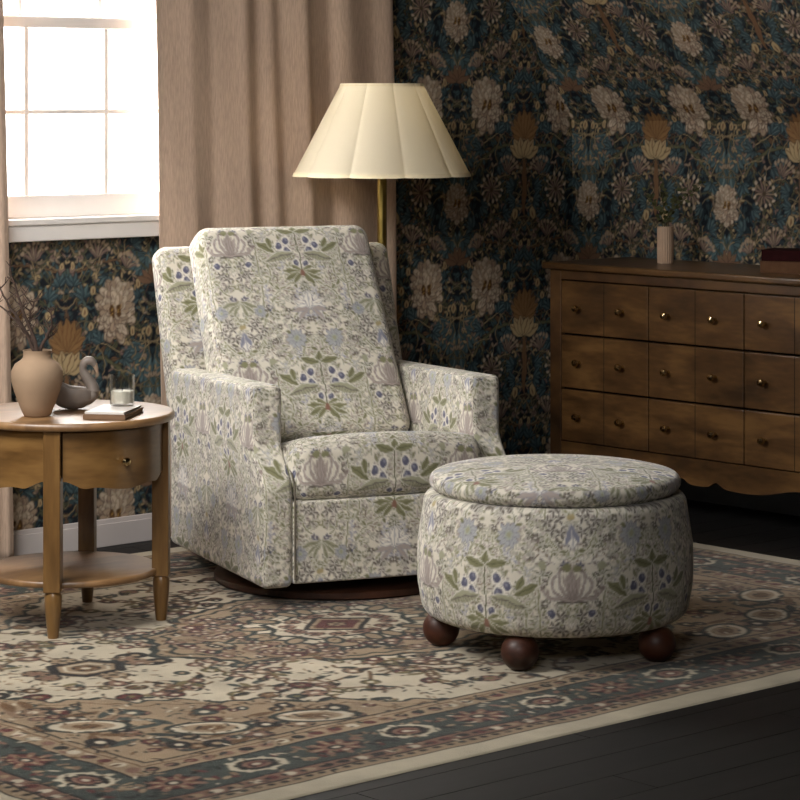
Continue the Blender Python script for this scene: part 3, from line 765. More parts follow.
def sash(z0, z1, y0, y1, br, tr_, muntins_z):
    m = BM()
    m.box(wx0 + 0.002, wx0 + 0.048, y0, y1, z0, z1); m.box(wx1 - 0.048, wx1 - 0.002, y0, y1, z0, z1)
    m.box(wx0 + 0.03, wx1 - 0.03, y0, y1, z0, z0 + br); m.box(wx0 + 0.03, wx1 - 0.03, y0, y1, z1 - tr_, z1)
    f = m.build('sash_frame', white_m, win, smooth=False, bevel=0.004)
    g = BM()
    for x in (-2.434, -2.126): g.box(x - 0.0085, x + 0.0085, y0 + 0.006, y1 - 0.006, z0 + br - 0.002, z1 - tr_ + 0.002)
    for z in muntins_z: g.box(wx0 + 0.04, wx1 - 0.04, y0 + 0.007, y1 - 0.007, z - 0.0075, z + 0.0075)
    g.build('muntins', white_m, f, smooth=False, bevel=0.002)
    p = BM(); ym = (y0 + y1) / 2
    p.box(wx0 + 0.03, wx1 - 0.03, ym - 0.0015, ym + 0.0015, z0 + br - 0.01, z1 - tr_ + 0.01)
    p.build('glass_pane', pane_m, f, smooth=False)
sash(1.066, 1.706, 0.02, 0.05, 0.072, 0.037, [1.402])
sash(1.672, 2.25, 0.055, 0.085, 0.037, 0.05, [1.95])

# ------------------------------------------------------------------ curtains
def curtain(name, label, ctrl, z0, z1, fold_shift=0.03, hem=True):
    ctrl = np.array(ctrl)
    xs = np.linspace(ctrl[0, 0], ctrl[-1, 0], 260)
    ys = np.interp(xs, ctrl[:, 0], ctrl[:, 1])
    kern = np.hanning(15); kern /= kern.sum()
    ys = np.convolve(np.pad(ys, 7, mode='edge'), kern, 'valid')
    zs = np.linspace(z0, z1, 70)
    X = np.zeros((260, 70)); Y = X.copy(); Z = X.copy()
    for j, z in enumerate(zs):
        t = (z1 - z) / (z1 - z0)
        sh = fold_shift * t * np.sin(PI * (xs - xs[0]) / (xs[-1] - xs[0]))
        X[:, j] = xs + sh + (0.06 * t - (0.014 if xs[-1] > -1.5 else 0.032))
        yc = ys.mean()
        Y[:, j] = yc + (ys - yc) * (1.0 + 0.25 * math.sin(z * 3.1)) + 0.004 * np.sin(xs * 31 + z * 2.3)
        Z[:, j] = z
    V = np.stack([X, Y, Z], -1).reshape(-1, 3)
    me = mesh_np(name, V, grid_quads(260, 70)[:, ::-1])
    o = obj(name, me, curt_m)
    s = o.modifiers.new('thickness', 'SOLIDIFY'); s.thickness = 0.004; s.offset = 0
    tag(o, label, 'curtain', 'linen curtains at the window')
    if hem:
        j = [0, 1, 2, 3]
        hz = z0 + 0.10
        hb = np.stack([np.stack([X[:, 0], Y[:, 0] - 0.0035, np.full(260, q)], -1) for q in (hz - 0.0022, hz + 0.0022)], 1).reshape(-1, 3)
        h = obj('hem_seam', mesh_np('hem_seam', hb, grid_quads(260, 2)[:, ::-1]), curt_m, o)
    return o
curtain('curtain', 'beige linen curtain hanging in soft folds behind the armchair and the lamp',
        [(-1.994, -.055), (-1.99, -.050), (-1.87, -.088), (-1.782, -.050), (-1.652, -.100), (-1.592, -.046), (-1.536, -.082), (-1.49, -.062), (-1.392, -.100), (-1.36, -.07), (-1.254, -.044), (-1.226, -.074), (-1.19, -.08), (-1.052, -.05), (-.975, -.06), (-.963, -.05)], 0.012, 2.40)
cl = [(-3.35, -.05)]
for k in range(6): cl += [(-3.27 + k * .118, -.098), (-3.21 + k * .118, -.045)]
cl += [(-2.60, -.085), (-2.572, -.07)]
curtain('curtain', 'beige linen curtain at the left edge, hanging behind the side table', cl, 0.012, 2.40, 0.0)

# ------------------------------------------------------------------ rug
RC = (-2.414, -1.47)
nx, ny = int(2 * RUG_HX / 0.004), int(2 * RUG_HY / 0.004)
gx = np.linspace(-RUG_HX, RUG_HX, nx); gy = np.linspace(-RUG_HY, RUG_HY, ny)
GX, GY = np.meshgrid(gx, gy, indexing='ij')
rim = np.minimum(RUG_HX - np.abs(GX), RUG_HY - np.abs(GY))
GZ = 0.001 + 0.004 * np.clip(rim / 0.008, 0, 1) ** 0.5
RS = RUGI.reshape(RUGI.shape[0] // 2, 2, RUGI.shape[1] // 2, 2, 3).mean((1, 3))
col = sample(RS, (GX + RUG_HX) / (2 * RUG_HX) * (1 - 1e-6), (GY + RUG_HY) / (2 * RUG_HY) * (1 - 1e-6), 0.0012).reshape(-1, 3)
rug = obj('rug', mesh_np('rug', np.stack([GX, GY, GZ], -1).reshape(-1, 3), grid_quads(nx, ny), vcol=col), rug_m)
rug.location = (RC[0], RC[1], 0)
tag(rug, 'cream and teal medallion rug with floral border lying under the armchair', 'rug')
RZ = 0.005

# ------------------------------------------------------------------ upholstery helper
FP = 0.45
def upholstered(name, parent, dims, r, origin, deform=None, uvf=None, step=0.0036, mat=None):
    """dense rounded box; origin = min corner in the parent's space; colours per face corner"""
    pos, Q, ax, pre = rbox(dims, r, step)
    o = np.array(origin) + np.array(dims) / 2
    P = pos + o; R = pre + o
    c = R[Q]                                   # (n,4,3) unrounded corner coordinates
    a2 = (ax // 2)[:, None]
    u = np.where(a2 == 0, c[..., 1], c[..., 0])
    v = np.where(a2 == 2, c[..., 1], c[..., 2])
    if uvf: u, v = uvf(u, v, ax[:, None], c)
    else: u, v = u / FP, -v / FP
    col = sample(FABT, u, v, 0.004).reshape(-1, 3)
    if deform: P = deform(P)
    return obj(name, mesh_np(name, P, Q, ccol=col), mat or fab_m, parent)

def sstep(x, a, b):
    t = np.clip((x - a) / (b - a), 0, 1); return t * t * (3 - 2 * t)

# ------------------------------------------------------------------ armchair (local: x across the front, y towards the back, z up)
chair = empty('swivel_armchair', (-2.455, -1.19, 0), math.radians(-18.8))
tag(chair, 'cream floral upholstered swivel armchair with high reclined back on the rug', 'armchair')
CW, CD = 0.783, 0.845
AX0 = 0.40     # berry axis of the print across the chair
def arm_deform(P):
    x, y, z = P.T.copy()
    off = 0.09 * sstep(z, 0.33, 0.47)
    y2 = y + off * (1 - np.clip(y / CD, 0, 1))
    z2 = z - 0.022 * np.clip(y / CD, 0, 1) * sstep(z, 0.3, 0.62)
    return np.stack([x, y2, z2], 1)
for k, x0 in enumerate((0.0, CW - 0.095)):
    def auv(u, v, ax, c, x0=x0):
        side = (ax // 2) == 0
        uu = np.where(side, (u - 0.712) / FP, (u - AX0 - (0.205 if x0 == 0 else 0.0)) / FP)
        vv = np.where(side, (0.545 - v) / FP, np.where((ax // 2) == 1, (0.455 - v) / FP, (v - 0.1) / FP))
        return uu, vv
    upholstered('arm', chair, (0.095, CD, 0.565), 0.021, (x0, 0.0, 0.062), arm_deform, auv)
# front panel below the seat, set between the arms
def fuv(u, v, ax, c): return (u - AX0) / FP, (0.445 - v) / FP
upholstered('front_panel', chair, (CW - 0.188, 0.30, 0.232), 0.006, (0.094, 0.001, 0.072), lambda P: P - np.stack([0 * P[:, 0], 0.006 * np.sin((P[:, 0] - .095) / .575 * PI) * (P[:, 1] < .15), 0 * P[:, 0]], 1), fuv)
# seat cushion
def seat_def(P):
    x, y, z = P.T.copy()
    t = np.clip((x - 0.095) / (CW - 0.19), 0, 1); e = np.sin(t * PI)
    top = np.clip((z - .36) / .08, 0, 1)
    z2 = z + top * (0.022 * np.maximum(e, 0) ** 0.6 - 0.004 - 0.105 * np.clip((y - 0.06) / 0.5, 0, 1) - 0.012 * t)
    return np.stack([x, y - 0.010 * e * (y < 0.2), z2], 1)
def seatuv(u, v, ax, c):
    return (u - AX0) / FP, np.where((ax // 2) == 2, (0.0 - v) / FP + 0.0, (0.445 - v) / FP)
upholstered('seat_cushion', chair, (CW - 0.186, 0.66, 0.172), 0.045, (0.093, 0.0, 0.300), seat_def, seatuv)
# reclined back cushion: built upright then leaned back
LEAN = math.radians(29)
def lean(P, s0, z0, ang=LEAN):
    x, y, z = P.T.copy()
    dy, dz = y - s0, z - z0
    return np.stack([x, s0 + dy * math.cos(ang) + dz * math.sin(ang), z0 + dz * math.cos(ang) - dy * math.sin(ang)], 1)
BL = 0.724       # length of the back along its slope
def back_def(P):
    x, y, z = P.T.copy()
    t = (z - 0.42) / BL; w = (x - CX_B) / 0.30
    puff = 0.020 * np.clip(1 - w ** 2, 0, 1) * np.clip(np.sin(np.clip(t, 0, 1) * PI), 0, 1) ** .7
    x2 = CX_B + (x - CX_B) * (1.035 - 0.06 * t)
    y2 = y - puff * (y < 0.55) + 0.0
    return lean(np.stack([x2, y2, z], 1), 0.49, 0.42)
CX_B = 0.375
def buv(u, v, ax, c): return (u - AX0) / FP, (0.42 + 0.25 - np.where((ax // 2) == 2, c[..., 1], c[..., 2])) / FP
upholstered('back_cushion', chair, (0.596, 0.14, BL), 0.048, (CX_B - 0.298, 0.485, 0.42), back_def, buv)
# outer back behind it, full chair width
def shell_def(P):
    x, y, z = P.T.copy()
    return lean(np.stack([x, y, z], 1), 0.72, 0.30, math.radians(20))
def suv(u, v, ax, c): return (u - 0.12) / FP, (0.30 + 0.45 + .24 - np.where((ax // 2) == 2, c[..., 1], c[..., 2])) / FP
upholstered('outer_back', chair, (0.796, 0.10, 0.728), 0.04, (-0.004, 0.715, 0.30), shell_def, suv)
lower = BM().box(0.02, CW - 0.02, 0.05, CD - 0.03, 0.075, 0.30); lower.build('seat_frame', black_m, chair, smooth=False)
# piping along the seams
for (xa) in (0.097, CW - 0.097):
    pts = [(xa, -0.003 + 0.09 * float(sstep(z, 0.33, 0.47)), z) for z in np.linspace(0.085, 0.45, 22)]
    BM().tube(pts, 0.0028, 6).build('seam_piping', fab_pipe if 'fab_pipe' in globals() else add_noise(new_mat('seam_fabric', srgb(104, 98, 86), 0.9), srgb(104, 98, 86), nscale=60, amount=0.2), chair)
swb = BM().lathe([(0.0, RZ), (0.362, RZ), (0.37, RZ + 0.006), (0.37, RZ + 0.022), (0.362, RZ + 0.028), (0.0, RZ + 0.028)], 96, (0.382, 0.392), caps=False)
swb.build('swivel_base', disc_m, chair)
BM().lathe([(0.17, RZ + 0.026), (0.17, 0.08)], 40, (0.382, 0.392)).build('swivel_post', black_m, chair)

# ------------------------------------------------------------------ ottoman
OC = (-2.182, -2.074)
ott = empty('storage_ottoman', (OC[0], OC[1], 0), 0.0)
tag(ott, 'round cream floral upholstered ottoman with lid and dark ball feet in front of armchair', 'ottoman')
def lathe_fab(name, prof, parent, uv, n=620):
    """prof: list of (r,z) densely resampled; print mapped around the drum or flat over the top"""
    prof = np.array(prof)
    seg = np.r_[0, np.cumsum(np.hypot(*np.diff(prof, axis=0).T))]
    m = int(seg[-1] / 0.0037) + 2
    t = np.linspace(0, seg[-1], m)
    r = np.interp(t, seg, prof[:, 0]); z = np.interp(t, seg, prof[:, 1])
    A = np.linspace(0, 2 * PI, n, endpoint=False)
    AA, TT = np.meshgrid(A, np.arange(m), indexing='ij')
    Rr, Zz, SS = r[TT], z[TT], t[TT]
    V = np.stack([Rr * np.cos(AA), Rr * np.sin(AA), Zz], -1)
    u, v = uv(AA, Rr, Zz, SS)
    Q = grid_quads(n, m, True)
    # per-corner colours, so that the angle does not wrap inside a quad
    cu, cv = u.reshape(-1)[Q], v.reshape(-1)[Q]
    col = sample(FABT, cu, cv, 0.004).reshape(-1, 3)
    return obj(name, mesh_np(name, V.reshape(-1, 3), Q, ccol=col), fab_m, parent)
A_CAM = math.atan2(-VIEW[1], -VIEW[0]) + 0.06       # angle of the lily axis, near the viewer
def drum_uv(A, R, Z, S): return 0.5 + (A - A_CAM) * 0.358 / FP * 1.0, (0.29 - Z) / FP
def arcs(c, r, a0, a1, n=10): return [(c[0] + r * math.cos(a), c[1] + r * math.sin(a)) for a in np.linspace(a0, a1, n)]
body = [(0.0, 0.092)] + arcs((0.307, 0.137), 0.045, -PI / 2, -0.12, 10) + [(0.360, 0.18), (0.362, 0.22), (0.360, 0.29), (0.351, 0.35)] + arcs((0.317, 0.389), 0.028, 0.15, PI / 2, 8) + [(0.0, 0.419)]
lathe_fab('drum', body, ott, drum_uv)
def lid_uv(A, R, Z, S):
    x, y = R * np.cos(A - A_CAM), R * np.sin(A - A_CAM)
    top = Z > 0.462
    return np.where(top, 0.5 + y / FP, 0.5 + (A - A_CAM) * 0.335 / FP), np.where(top, x / FP + 0.9, (0.29 - Z) / FP)
lid = [(0.0, 0.420), (0.318, 0.420)] + arcs((0.306, 0.443), 0.0235, -PI / 2 + .3, PI / 2 - .35, 10) + [(0.28, 0.473), (0.22, 0.481), (0.12, 0.487), (0.0, 0.489)]
lathe_fab('lid', lid, ott, lid_uv)
fp = [(-2.446, -2.213), (-2.392, -1.862), (-2.112, -2.372), (-2.03, -1.99)]
for (fx, fy) in fp:
    pr = [(0.0, RZ)] + [(0.0455 * math.sqrt(max(0, 1 - ((z - 0.046) / 0.047) ** 2)) + 0.003, RZ + z) for z in np.linspace(0.002, 0.086, 18)]
    BM().lathe(pr, 32, (fx - OC[0], fy - OC[1])).build('foot', cherry_m, ott)

# ------------------------------------------------------------------ side table
TC = (-2.9238, -0.9272)
table = empty('side_table', (TC[0], TC[1], 0), 0.0)
tag(table, 'round oak side table with small drawer and lower shelf beside the armchair', 'side table')
def disc(name, R, z0, z1, mat, parent, rr=0.008):
    h = (z1 - z0)
    pr = [(0.0, z0), (R - rr * 1.4, z0)] + [(R - rr + rr * math.sin(a), (z0 + z1) / 2 - h / 2 * math.cos(a)) for a in np.linspace(0.2, PI - 0.2, 9)] + [(R - rr * 1.4, z1), (0.0, z1)]
    return BM().lathe(pr, 96, caps=False).build(name, mat, parent)
disc('tabletop', 0.289, 0.558, 0.580, oak_flat_m, table)
disc('shelf', 0.243, 0.134, 0.152, oak_flat_m, table, 0.006)
LA = [math.atan2(-0.178, -0.178), math.atan2(-0.176, 0.182), math.atan2(0.176, 0.18), math.atan2(0.176, -0.18)]
LR = 0.252
for k, a in enumerate(LA):
    lx, ly = LR * math.cos(a), LR * math.sin(a)
    m = BM()
    m.box(lx - 0.023, lx + 0.023, ly - 0.023, ly + 0.023, 0.128, 0.558, rot=a)
    o = m.build('leg', oak_leg_m, table, smooth=False, bevel=0.003)
    f = BM().lathe([(0.019, 0.128), (0.0235, 0.118), (0.0225, 0.09), (0.018, 0.04), (0.0145, RZ)], 20, (lx, ly))
    f.build('turned_foot', oak_leg_m, o)
# curved aprons between the legs: three plain, one with the drawer
def apron_mesh(a0, a1, R, z_top, zb, th=0.016, n=40, gap=0.0):
    m = BM(); V = []; Fc = []
    for i in range(n + 1):
        t = i / n; a = a0 + (a1 - a0) * t
        zb_ = zb(t)
        for rr_ in (R, R - th):
            for z in (zb_, z_top): V.append((rr_ * math.cos(a), rr_ * math.sin(a), z))
    for i in range(n):
        q = i * 4; p = q + 4
        Fc += [(q, p, p + 1, q + 1), (q + 2, q + 3, p + 3, p + 2), (q + 1, p + 1, p + 3, q + 3), (q, q + 2, p + 2, p)]
    Fc += [(0, 1, 3, 2), (n * 4, n * 4 + 2, n * 4 + 3, n * 4 + 1)]
    return m.add(V, Fc)
def scallop(t):
    e = min(t, 1 - t)
    z = 0.405
    z += 0.018 * math.exp(-((e - 0.0) / 0.10) ** 2) - 0.004 * math.exp(-((e - 0.16) / 0.05) ** 2)
    if e > 0.22: z -= 0.010 * (1 - math.cos((e - 0.22) / 0.28 * PI)) / 2
    return z
dg = 0.105
for k in range(4):
    a0, a1 = LA[k], LA[(k + 1) % 4]
    if a1 < a0: a1 += 2 * PI
    if k == 0:
        d = apron_mesh(a0 + dg, a1 - dg, 0.262, 0.553, scallop).build('drawer_front', oak_m, table, smooth=True)
        BM().add(*(lambda q: (q.V, q.F))(apron_mesh(a0 + 0.05, a1 - 0.05, 0.240, 0.557, lambda t: 0.43))).build('drawer_case', gap_m, table)
        am = a0 + (a1 - a0) * 0.47
        kb = BM().lathe([(0.0, 0.0), (0.006, 0.0), (0.005, 0.008), (0.010, 0.012), (0.0125, 0.018), (0.010, 0.024), (0.0, 0.026)], 20, axis='x', caps=False)
        ca, sa = math.cos(am), math.sin(am)
        kb.V = [(0.262 * ca + x * ca - y * sa, 0.262 * sa + x * sa + y * ca, 0.470 + z) for x, y, z in kb.V]
        kb.build('knob', knob_m, d)
    else:
        apron_mesh(a0 + 0.08, a1 - 0.08, 0.262, 0.557, scallop).build('apron', oak_m, table, smooth=True)

# ------------------------------------------------------------------ things on the side table
TZ = 0.580
vs = BM().lathe([(0.0, TZ + .0005), (0.032, TZ + .0005), (0.037, TZ + .004), (0.048, TZ + .03), (0.062, TZ + .068), (0.0705, TZ + .100), (0.070, TZ + .124), (0.060, TZ + .143), (0.045, TZ + .153), (0.0385, TZ + .160), (0.037, TZ + .172), (0.0395, TZ + .180),
                 (0.0365, TZ + .180), (0.034, TZ + .170), (0.036, TZ + .155), (0.055, TZ + .138), (0.0, TZ + .10)], 56, caps=False)
vase = vs.build('clay_vase', clay_m)
VX, VY = -3.0563, -0.9612
vase.location = (VX, VY, 0)
tag(vase, 'tan matte clay vase holding bare twigs on the side table', 'vase')
TW = [  # (direction in the view plane right/up, length, bend, label)
    ((-0.105, 0.205), (-0.02, 0.02), 'bare brown twig reaching furthest left from the clay vase'),
    ((-0.120, 0.140), (0.0, 0.05), 'low bare twig leaning left out of the clay vase'),
    ((-0.068, 0.255), (-0.015, -0.03), 'tallest bare twig leaning left in the clay vase'),
    ((0.006, 0.165), (-0.03, 0.03), 'upright crooked twig in the middle of the clay vase'),
    ((0.026, 0.125), (0.022, -0.03), 'bare twig leaning right towards the swan in the clay vase')]
rt3 = np.array([RIGHT[0], RIGHT[1], 0]); fw3 = np.array([VIEW[0], VIEW[1], 0]); up3 = np.array([0, 0, 1.0])
random.seed(21)
for k, ((dx, dz), (bx, bd), lab) in enumerate(TW):
    m = BM()
    base = np.array([VX, VY, TZ + 0.172]) + rt3 * (0.003 * (k - 2)) + fw3 * (0.006 * math.sin(k * 2.1))
    low = base - up3 * 0.06 + rt3 * (-dx) * 0.1
    tip = base + rt3 * dx + up3 * dz + fw3 * bd
    P = bez(base, base + up3 * dz * .45 + rt3 * (bx + dx * .1), base + (tip - base) * .7 + rt3 * bx * 1.5, tip, 12)
    P = np.vstack([low, P]); P[2:-1] += np.array([[random.uniform(-.003, .003) for _ in range(3)] for _ in range(len(P) - 3)])
    m.tube(P, list(np.linspace(0.0058, 0.0016, len(P))), 7)
    for q in range(9):
        i = random.randint(3, 11); s0 = P[i]; sgn = 1 if q % 2 else -1
        L = random.uniform(.03, .085) * (1.2 - i / 14)
        e = s0 + rt3 * sgn * L * random.uniform(.3, .9) + up3 * L * random.uniform(.3, 1.0) + fw3 * random.uniform(-.5, .5) * L
        mid = (s0 + e) / 2 + rt3 * random.uniform(-.006, .006) - up3 * .003
        m.tube([s0, mid, e], [0.0024, 0.0017, 0.0009], 5)
        e2 = mid + rt3 * random.uniform(-.02, .02) + up3 * random.uniform(.008, .025)
        m.tube([mid, e2], [0.0015, 0.0008], 4)
    tag(m.build('dry_twig', twig_m), lab, 'twig', 'bare twigs in the clay vase')

# swan planter
sw = empty('swan_planter', (-2.8963, -0.9022, TZ), math.atan2(RIGHT[1], RIGHT[0]) + 0.15)
tag(sw, 'small grey stoneware swan dish with curved neck on the side table', 'swan ornament')
V = []; Fc = []
n1, n2 = 40, 22
for i in range(n2 + 1):            # hollow body, bowl with raised wing rims
    ph = -PI / 2 + (PI / 2 + 0.35) * i / n2
    for j in range(n1):
        t = 2 * PI * j / n1
        L = 0.060 if math.cos(t) < 0 else 0.056
        z = 0.036 + 0.036 * math.sin(ph)
        rim = max(0.0, (i / n2 - 0.6) / 0.4)
        z += 0.036 * rim * (max(0, -math.cos(t)) ** 1.5 + 0.35 * abs(math.sin(t)))
        V.append((L * math.cos(ph) * math.cos(t), 0.040 * math.cos(ph) * math.sin(t), z + 0.0008))
for i in range(n2):
    for j in range(n1):
        Fc.append((i * n1 + j, i * n1 + (j + 1) % n1, (i + 1) * n1 + (j + 1) % n1, (i + 1) * n1 + j))
me = mesh_py('body', V, Fc); bd = obj('body', me, swan_m, sw)
md = bd.modifiers.new('shell', 'SOLIDIFY'); md.thickness = 0.006; md.offset = -1
nk = bez((0.030, 0, 0.030), (0.085, 0, 0.050), (0.030, 0, 0.085), (0.026, 0, 0.112), 14)
nk2 = bez((0.026, 0, 0.112), (0.024, 0, 0.138), (0.050, 0, 0.146), (0.060, 0, 0.120), 12)[1:]
NP = np.vstack([nk, nk2])
rad = list(np.concatenate([np.linspace(0.022, 0.0105, 14), np.linspace(0.0105, 0.0125, 7), np.linspace(0.0125, 0.007, 4)]))
BM().tube(NP, rad[:len(NP)], 14).build('neck', swan_m, sw)
BM().tube([(0.058, 0, 0.126), (0.063, 0, 0.113), (0.066, 0, 0.100)], [0.0082, 0.0062, 0.0022], 10).build('beak', beak_m, sw)

# two books: frame from their front-left corner
bo = np.array([-3.0053, -1.1042]); bang = math.atan2(-1.172 + 1.077, -2.915 + 2.989)
def book(name, label, cat, o, ang, w, d, z, h, cover, pages, group=None, spine='front'):
    e = empty(name, (o[0], o[1], z), ang)
    tag(e, label, cat, group)
    t = min(0.003, h * 0.18)
    c = BM(); c.box(0, w, 0, d, 0.0004, t); c.box(0, w, 0, d, h - t, h); c.box(0, t, 0, d, t, h - t) if spine == 'left' else c.box(0, w, 0, t, t, h - t)
    c.build('cover', cover, e, smooth=False, bevel=0.0006)
    BM().box(0.003, w - 0.003, 0.003, d - 0.003, t, h - t).build('pages', pages, e, smooth=False)
    return e
book('hardback_book', 'brown cloth hardback lying at the bottom of the stack on side table', 'book', bo, bang, 0.118, 0.185, TZ + 0.0003, 0.0135, brownc_m, paper_m)
bo2 = bo + 0.004 * np.array([math.cos(bang), math.sin(bang)]) + 0.004 * np.array([-math.sin(bang), math.cos(bang)])
book('paperback_book', 'thin pale covered booklet on the brown book under the candle', 'book', bo2, bang, 0.110, 0.176, TZ + 0.0140, 0.007, cover_m, paper_m)
# candle in a glass
cz = TZ + 0.0213
cd = empty('candle_jar', (-2.8453, -1.0622, cz), 0)
tag(cd, 'clear glass tumbler candle half filled with white wax on the booklet', 'candle')
BM().lathe([(0.0, 0.0005), (0.030, 0.0005), (0.0335, 0.004), (0.0345, 0.084), (0.0335, 0.085), (0.0322, 0.084), (0.0312, 0.008), (0.0, 0.007)], 48, caps=False).build('glass', jar_m, cd)
BM().lathe([(0.0, 0.0085), (0.0305, 0.0085), (0.0315, 0.040), (0.030, 0.0405), (0.0, 0.0395)], 40, caps=False).build('wax', wax_m, cd)
BM().tube([(0, 0, 0.039), (0.001, 0, 0.045), (0.002, 0, 0.049)], 0.0010, 6).build('wick', wick_m, cd)

# ------------------------------------------------------------------ floor lamp
LD = 8.65
lp = CAM + VIEW * LD + RIGHT * (-18 / F_PX * LD)
lamp = empty('floor_lamp', (lp[0], lp[1], 0), 0)
tag(lamp, 'brass floor lamp with cream scalloped shade standing behind the armchair', 'floor lamp')
sR0, sR1, zB, zT = 0.299, 0.138, 1.190, 1.494
BM().lathe([(0.0, 0.0), (0.135, 0.0), (0.138, 0.008), (0.12, 0.02), (0.03, 0.03), (0.0, 0.032)], 48, caps=False).build('base', brass_m, lamp)
BM().lathe([(0.0162, 0.025), (0.0162, 1.30)], 24).build('pole', brass_m, lamp)
BM().lathe([(0.018, 1.30), (0.02, 1.33), (0.016, 1.36), (0.0, 1.36)], 20, caps=False).build('socket', brass_m, lamp)
sp = BM()
for k in range(3):
    a = k * 2 * PI / 3 + .5; sp.tube([(0.0, 0, 1.44), (0.131 * math.cos(a), 0.131 * math.sin(a), 1.482)], 0.0022, 6)
sp.tube([(0, 0, 1.35), (0, 0, 1.445)], 0.004, 8)
sp.build('shade_spider', brass_m, lamp)
bulb_m = new_mat('warm_bulb', (1, 0.9, 0.7), 0.4, emis=((1.0, 0.88, 0.68), 9.0))
BM().lathe([(0.0, 1.36)] + [(0.030 * math.sin(a), 1.395 - 0.035 * math.cos(a)) for a in np.linspace(0.35, PI, 12)], 20, caps=False).build('bulb', bulb_m, lamp)
npan, crs = 10, math.radians(-20.5)
A_R = math.atan2(-VIEW[1], -VIEW[0])          # towards the viewer
def shade_rows(zs, extra=0.0, nA=400):
    V = []
    for z in zs:
        t = (z - zB) / (zT - zB)
        R = sR0 + (sR1 - sR0) * t
        for i in range(nA):
            a = 2 * PI * i / nA
            f = ((a - A_R - crs) / (2 * PI) * npan) % 1.0
            lobe = math.sqrt(max(0.0, 1 - (2 * f - 1) ** 2))
            zz = z - (0.002 * lobe if t < 0.02 else 0)
            r = R * (0.962 + 0.038 * lobe) + extra
            V.append((r * math.cos(a), r * math.sin(a), zz))
    nz = len(zs)
    Fc = [(j * nA + i, j * nA + (i + 1) % nA, (j + 1) * nA + (i + 1) % nA, (j + 1) * nA + i) for j in range(nz - 1) for i in range(nA)]
    return V, Fc
V, Fc = shade_rows(np.linspace(zB, zT, 24))
sh = obj('lamp_shade', mesh_py('lamp_shade', V, Fc), shade_m, lamp)
trim_m = add_noise(new_mat('shade_trim', srgb(240, 226, 190), 0.8), srgb(240, 226, 190), nscale=80, amount=0.04)
V, Fc = shade_rows([zB - 0.0015, zB + 0.010], 0.0018); obj('trim_band', mesh_py('trim_band', V, Fc), trim_m, sh)
V, Fc = shade_rows([zT - 0.009, zT + 0.001], 0.0018); obj('trim_band', mesh_py('trim_band', V, Fc), trim_m, sh)

# ------------------------------------------------------------------ dresser (front faces -X)
DX, DY0, DY1 = -0.45, -0.331, -1.740
dr = empty('dresser', (DX, DY0, 0), 0.0)
tag(dr, 'long walnut dresser with three rows of small drawers and brass knobs', 'dresser')
def P_(x0, x1, y0, y1, z0, z1): return (x0 - DX, x1 - DX, y0 - DY0, y1 - DY0, z0, z1)
c = BM()
XB = -0.022
c.box(*P_(DX, DX + 0.03, DY0 - 0.055, DY0, 0.13, 0.838)); c.box(*P_(DX, DX + 0.03, DY1, DY1 + 0.055, 0.13, 0.838))
c.box(*P_(DX + 0.03, XB, DY0 - 0.02, DY0, 0.13, 0.838)); c.box(*P_(DX + 0.03, XB, DY1, DY1 + 0.02, 0.13, 0.838))
c.box(*P_(DX, DX + 0.03, DY1 + 0.055, DY0 - 0.055, 0.803, 0.838))
c.build('carcass', dres_dark_m, dr, smooth=False, bevel=0.003)
BM().box(*P_(DX + 0.02, XB, DY1 + 0.03, DY0 - 0.03, 0.225, 0.80)).build('drawer_void', gap_m, dr, smooth=False)
t = BM(); t.box(*P_(DX - 0.022, XB + 0.004, DY1 - 0.022, DY0 + 0.022, 0.838, 0.862))
t.build('top', dres_dark_m, dr, smooth=False, bevel=0.007, seg=3) if False else t.build('top', dres_m, dr, smooth=False, bevel=0.007, seg=3)
# scalloped apron, lower edge profile from the left
ys = np.linspace(DY0 - 0.054, DY1 + 0.054, 180); Va = []; Fa = []
def apz(y):
    d = abs(y - (DY0 + DY1) / 2)                 # mirrored about the middle
    z = 0.139
    z += 0.019 * math.exp(-((d - 0.077) / 0.026) ** 2) - 0.003 * math.exp(-((d - 0.19) / 0.06) ** 2)
    z += 0.030 * sstep(d, 0.25, 0.45) - 0.014 * math.exp(-((d - 0.52) / 0.06) ** 2) - 0.03 * sstep(d, 0.58, 0.66)
    return float(z)
for y in ys:
    for x in (DX + 0.002, DX + 0.022):
        for z in (apz(y), 0.229): Va.append((x - DX, y - DY0, z))
for i in range(179):
    q = i * 4; p = q + 4
    Fa += [(q, p, p + 1, q + 1), (q + 2, q + 3, p + 3, p + 2), (q + 1, p + 1, p + 3, q + 3), (q, q + 2, p + 2, p)]
Fa += [(0, 1, 3, 2), (179 * 4, 179 * 4 + 2, 179 * 4 + 3, 179 * 4 + 1)]
BM().add(Va, Fa).build('apron', dres_m, dr, smooth=False)
for (lx, ly) in ((DX + 0.025, DY0 - 0.03), (DX + 0.025, DY1 + 0.03), (XB - 0.03, DY0 - 0.03), (XB - 0.03, DY1 + 0.03)):
    BM().box(lx - 0.022 - DX, lx + 0.022 - DX, ly - 0.022 - DY0, ly + 0.022 - DY0, 0.0, 0.14).build('leg', dres_dark_m, dr, smooth=False, bevel=0.004)
col_y = [-0.392, -0.812, -1.240, -1.672]
row_z = [(0.614, 0.799), (0.4215, 0.607), (0.233, 0.4145)]
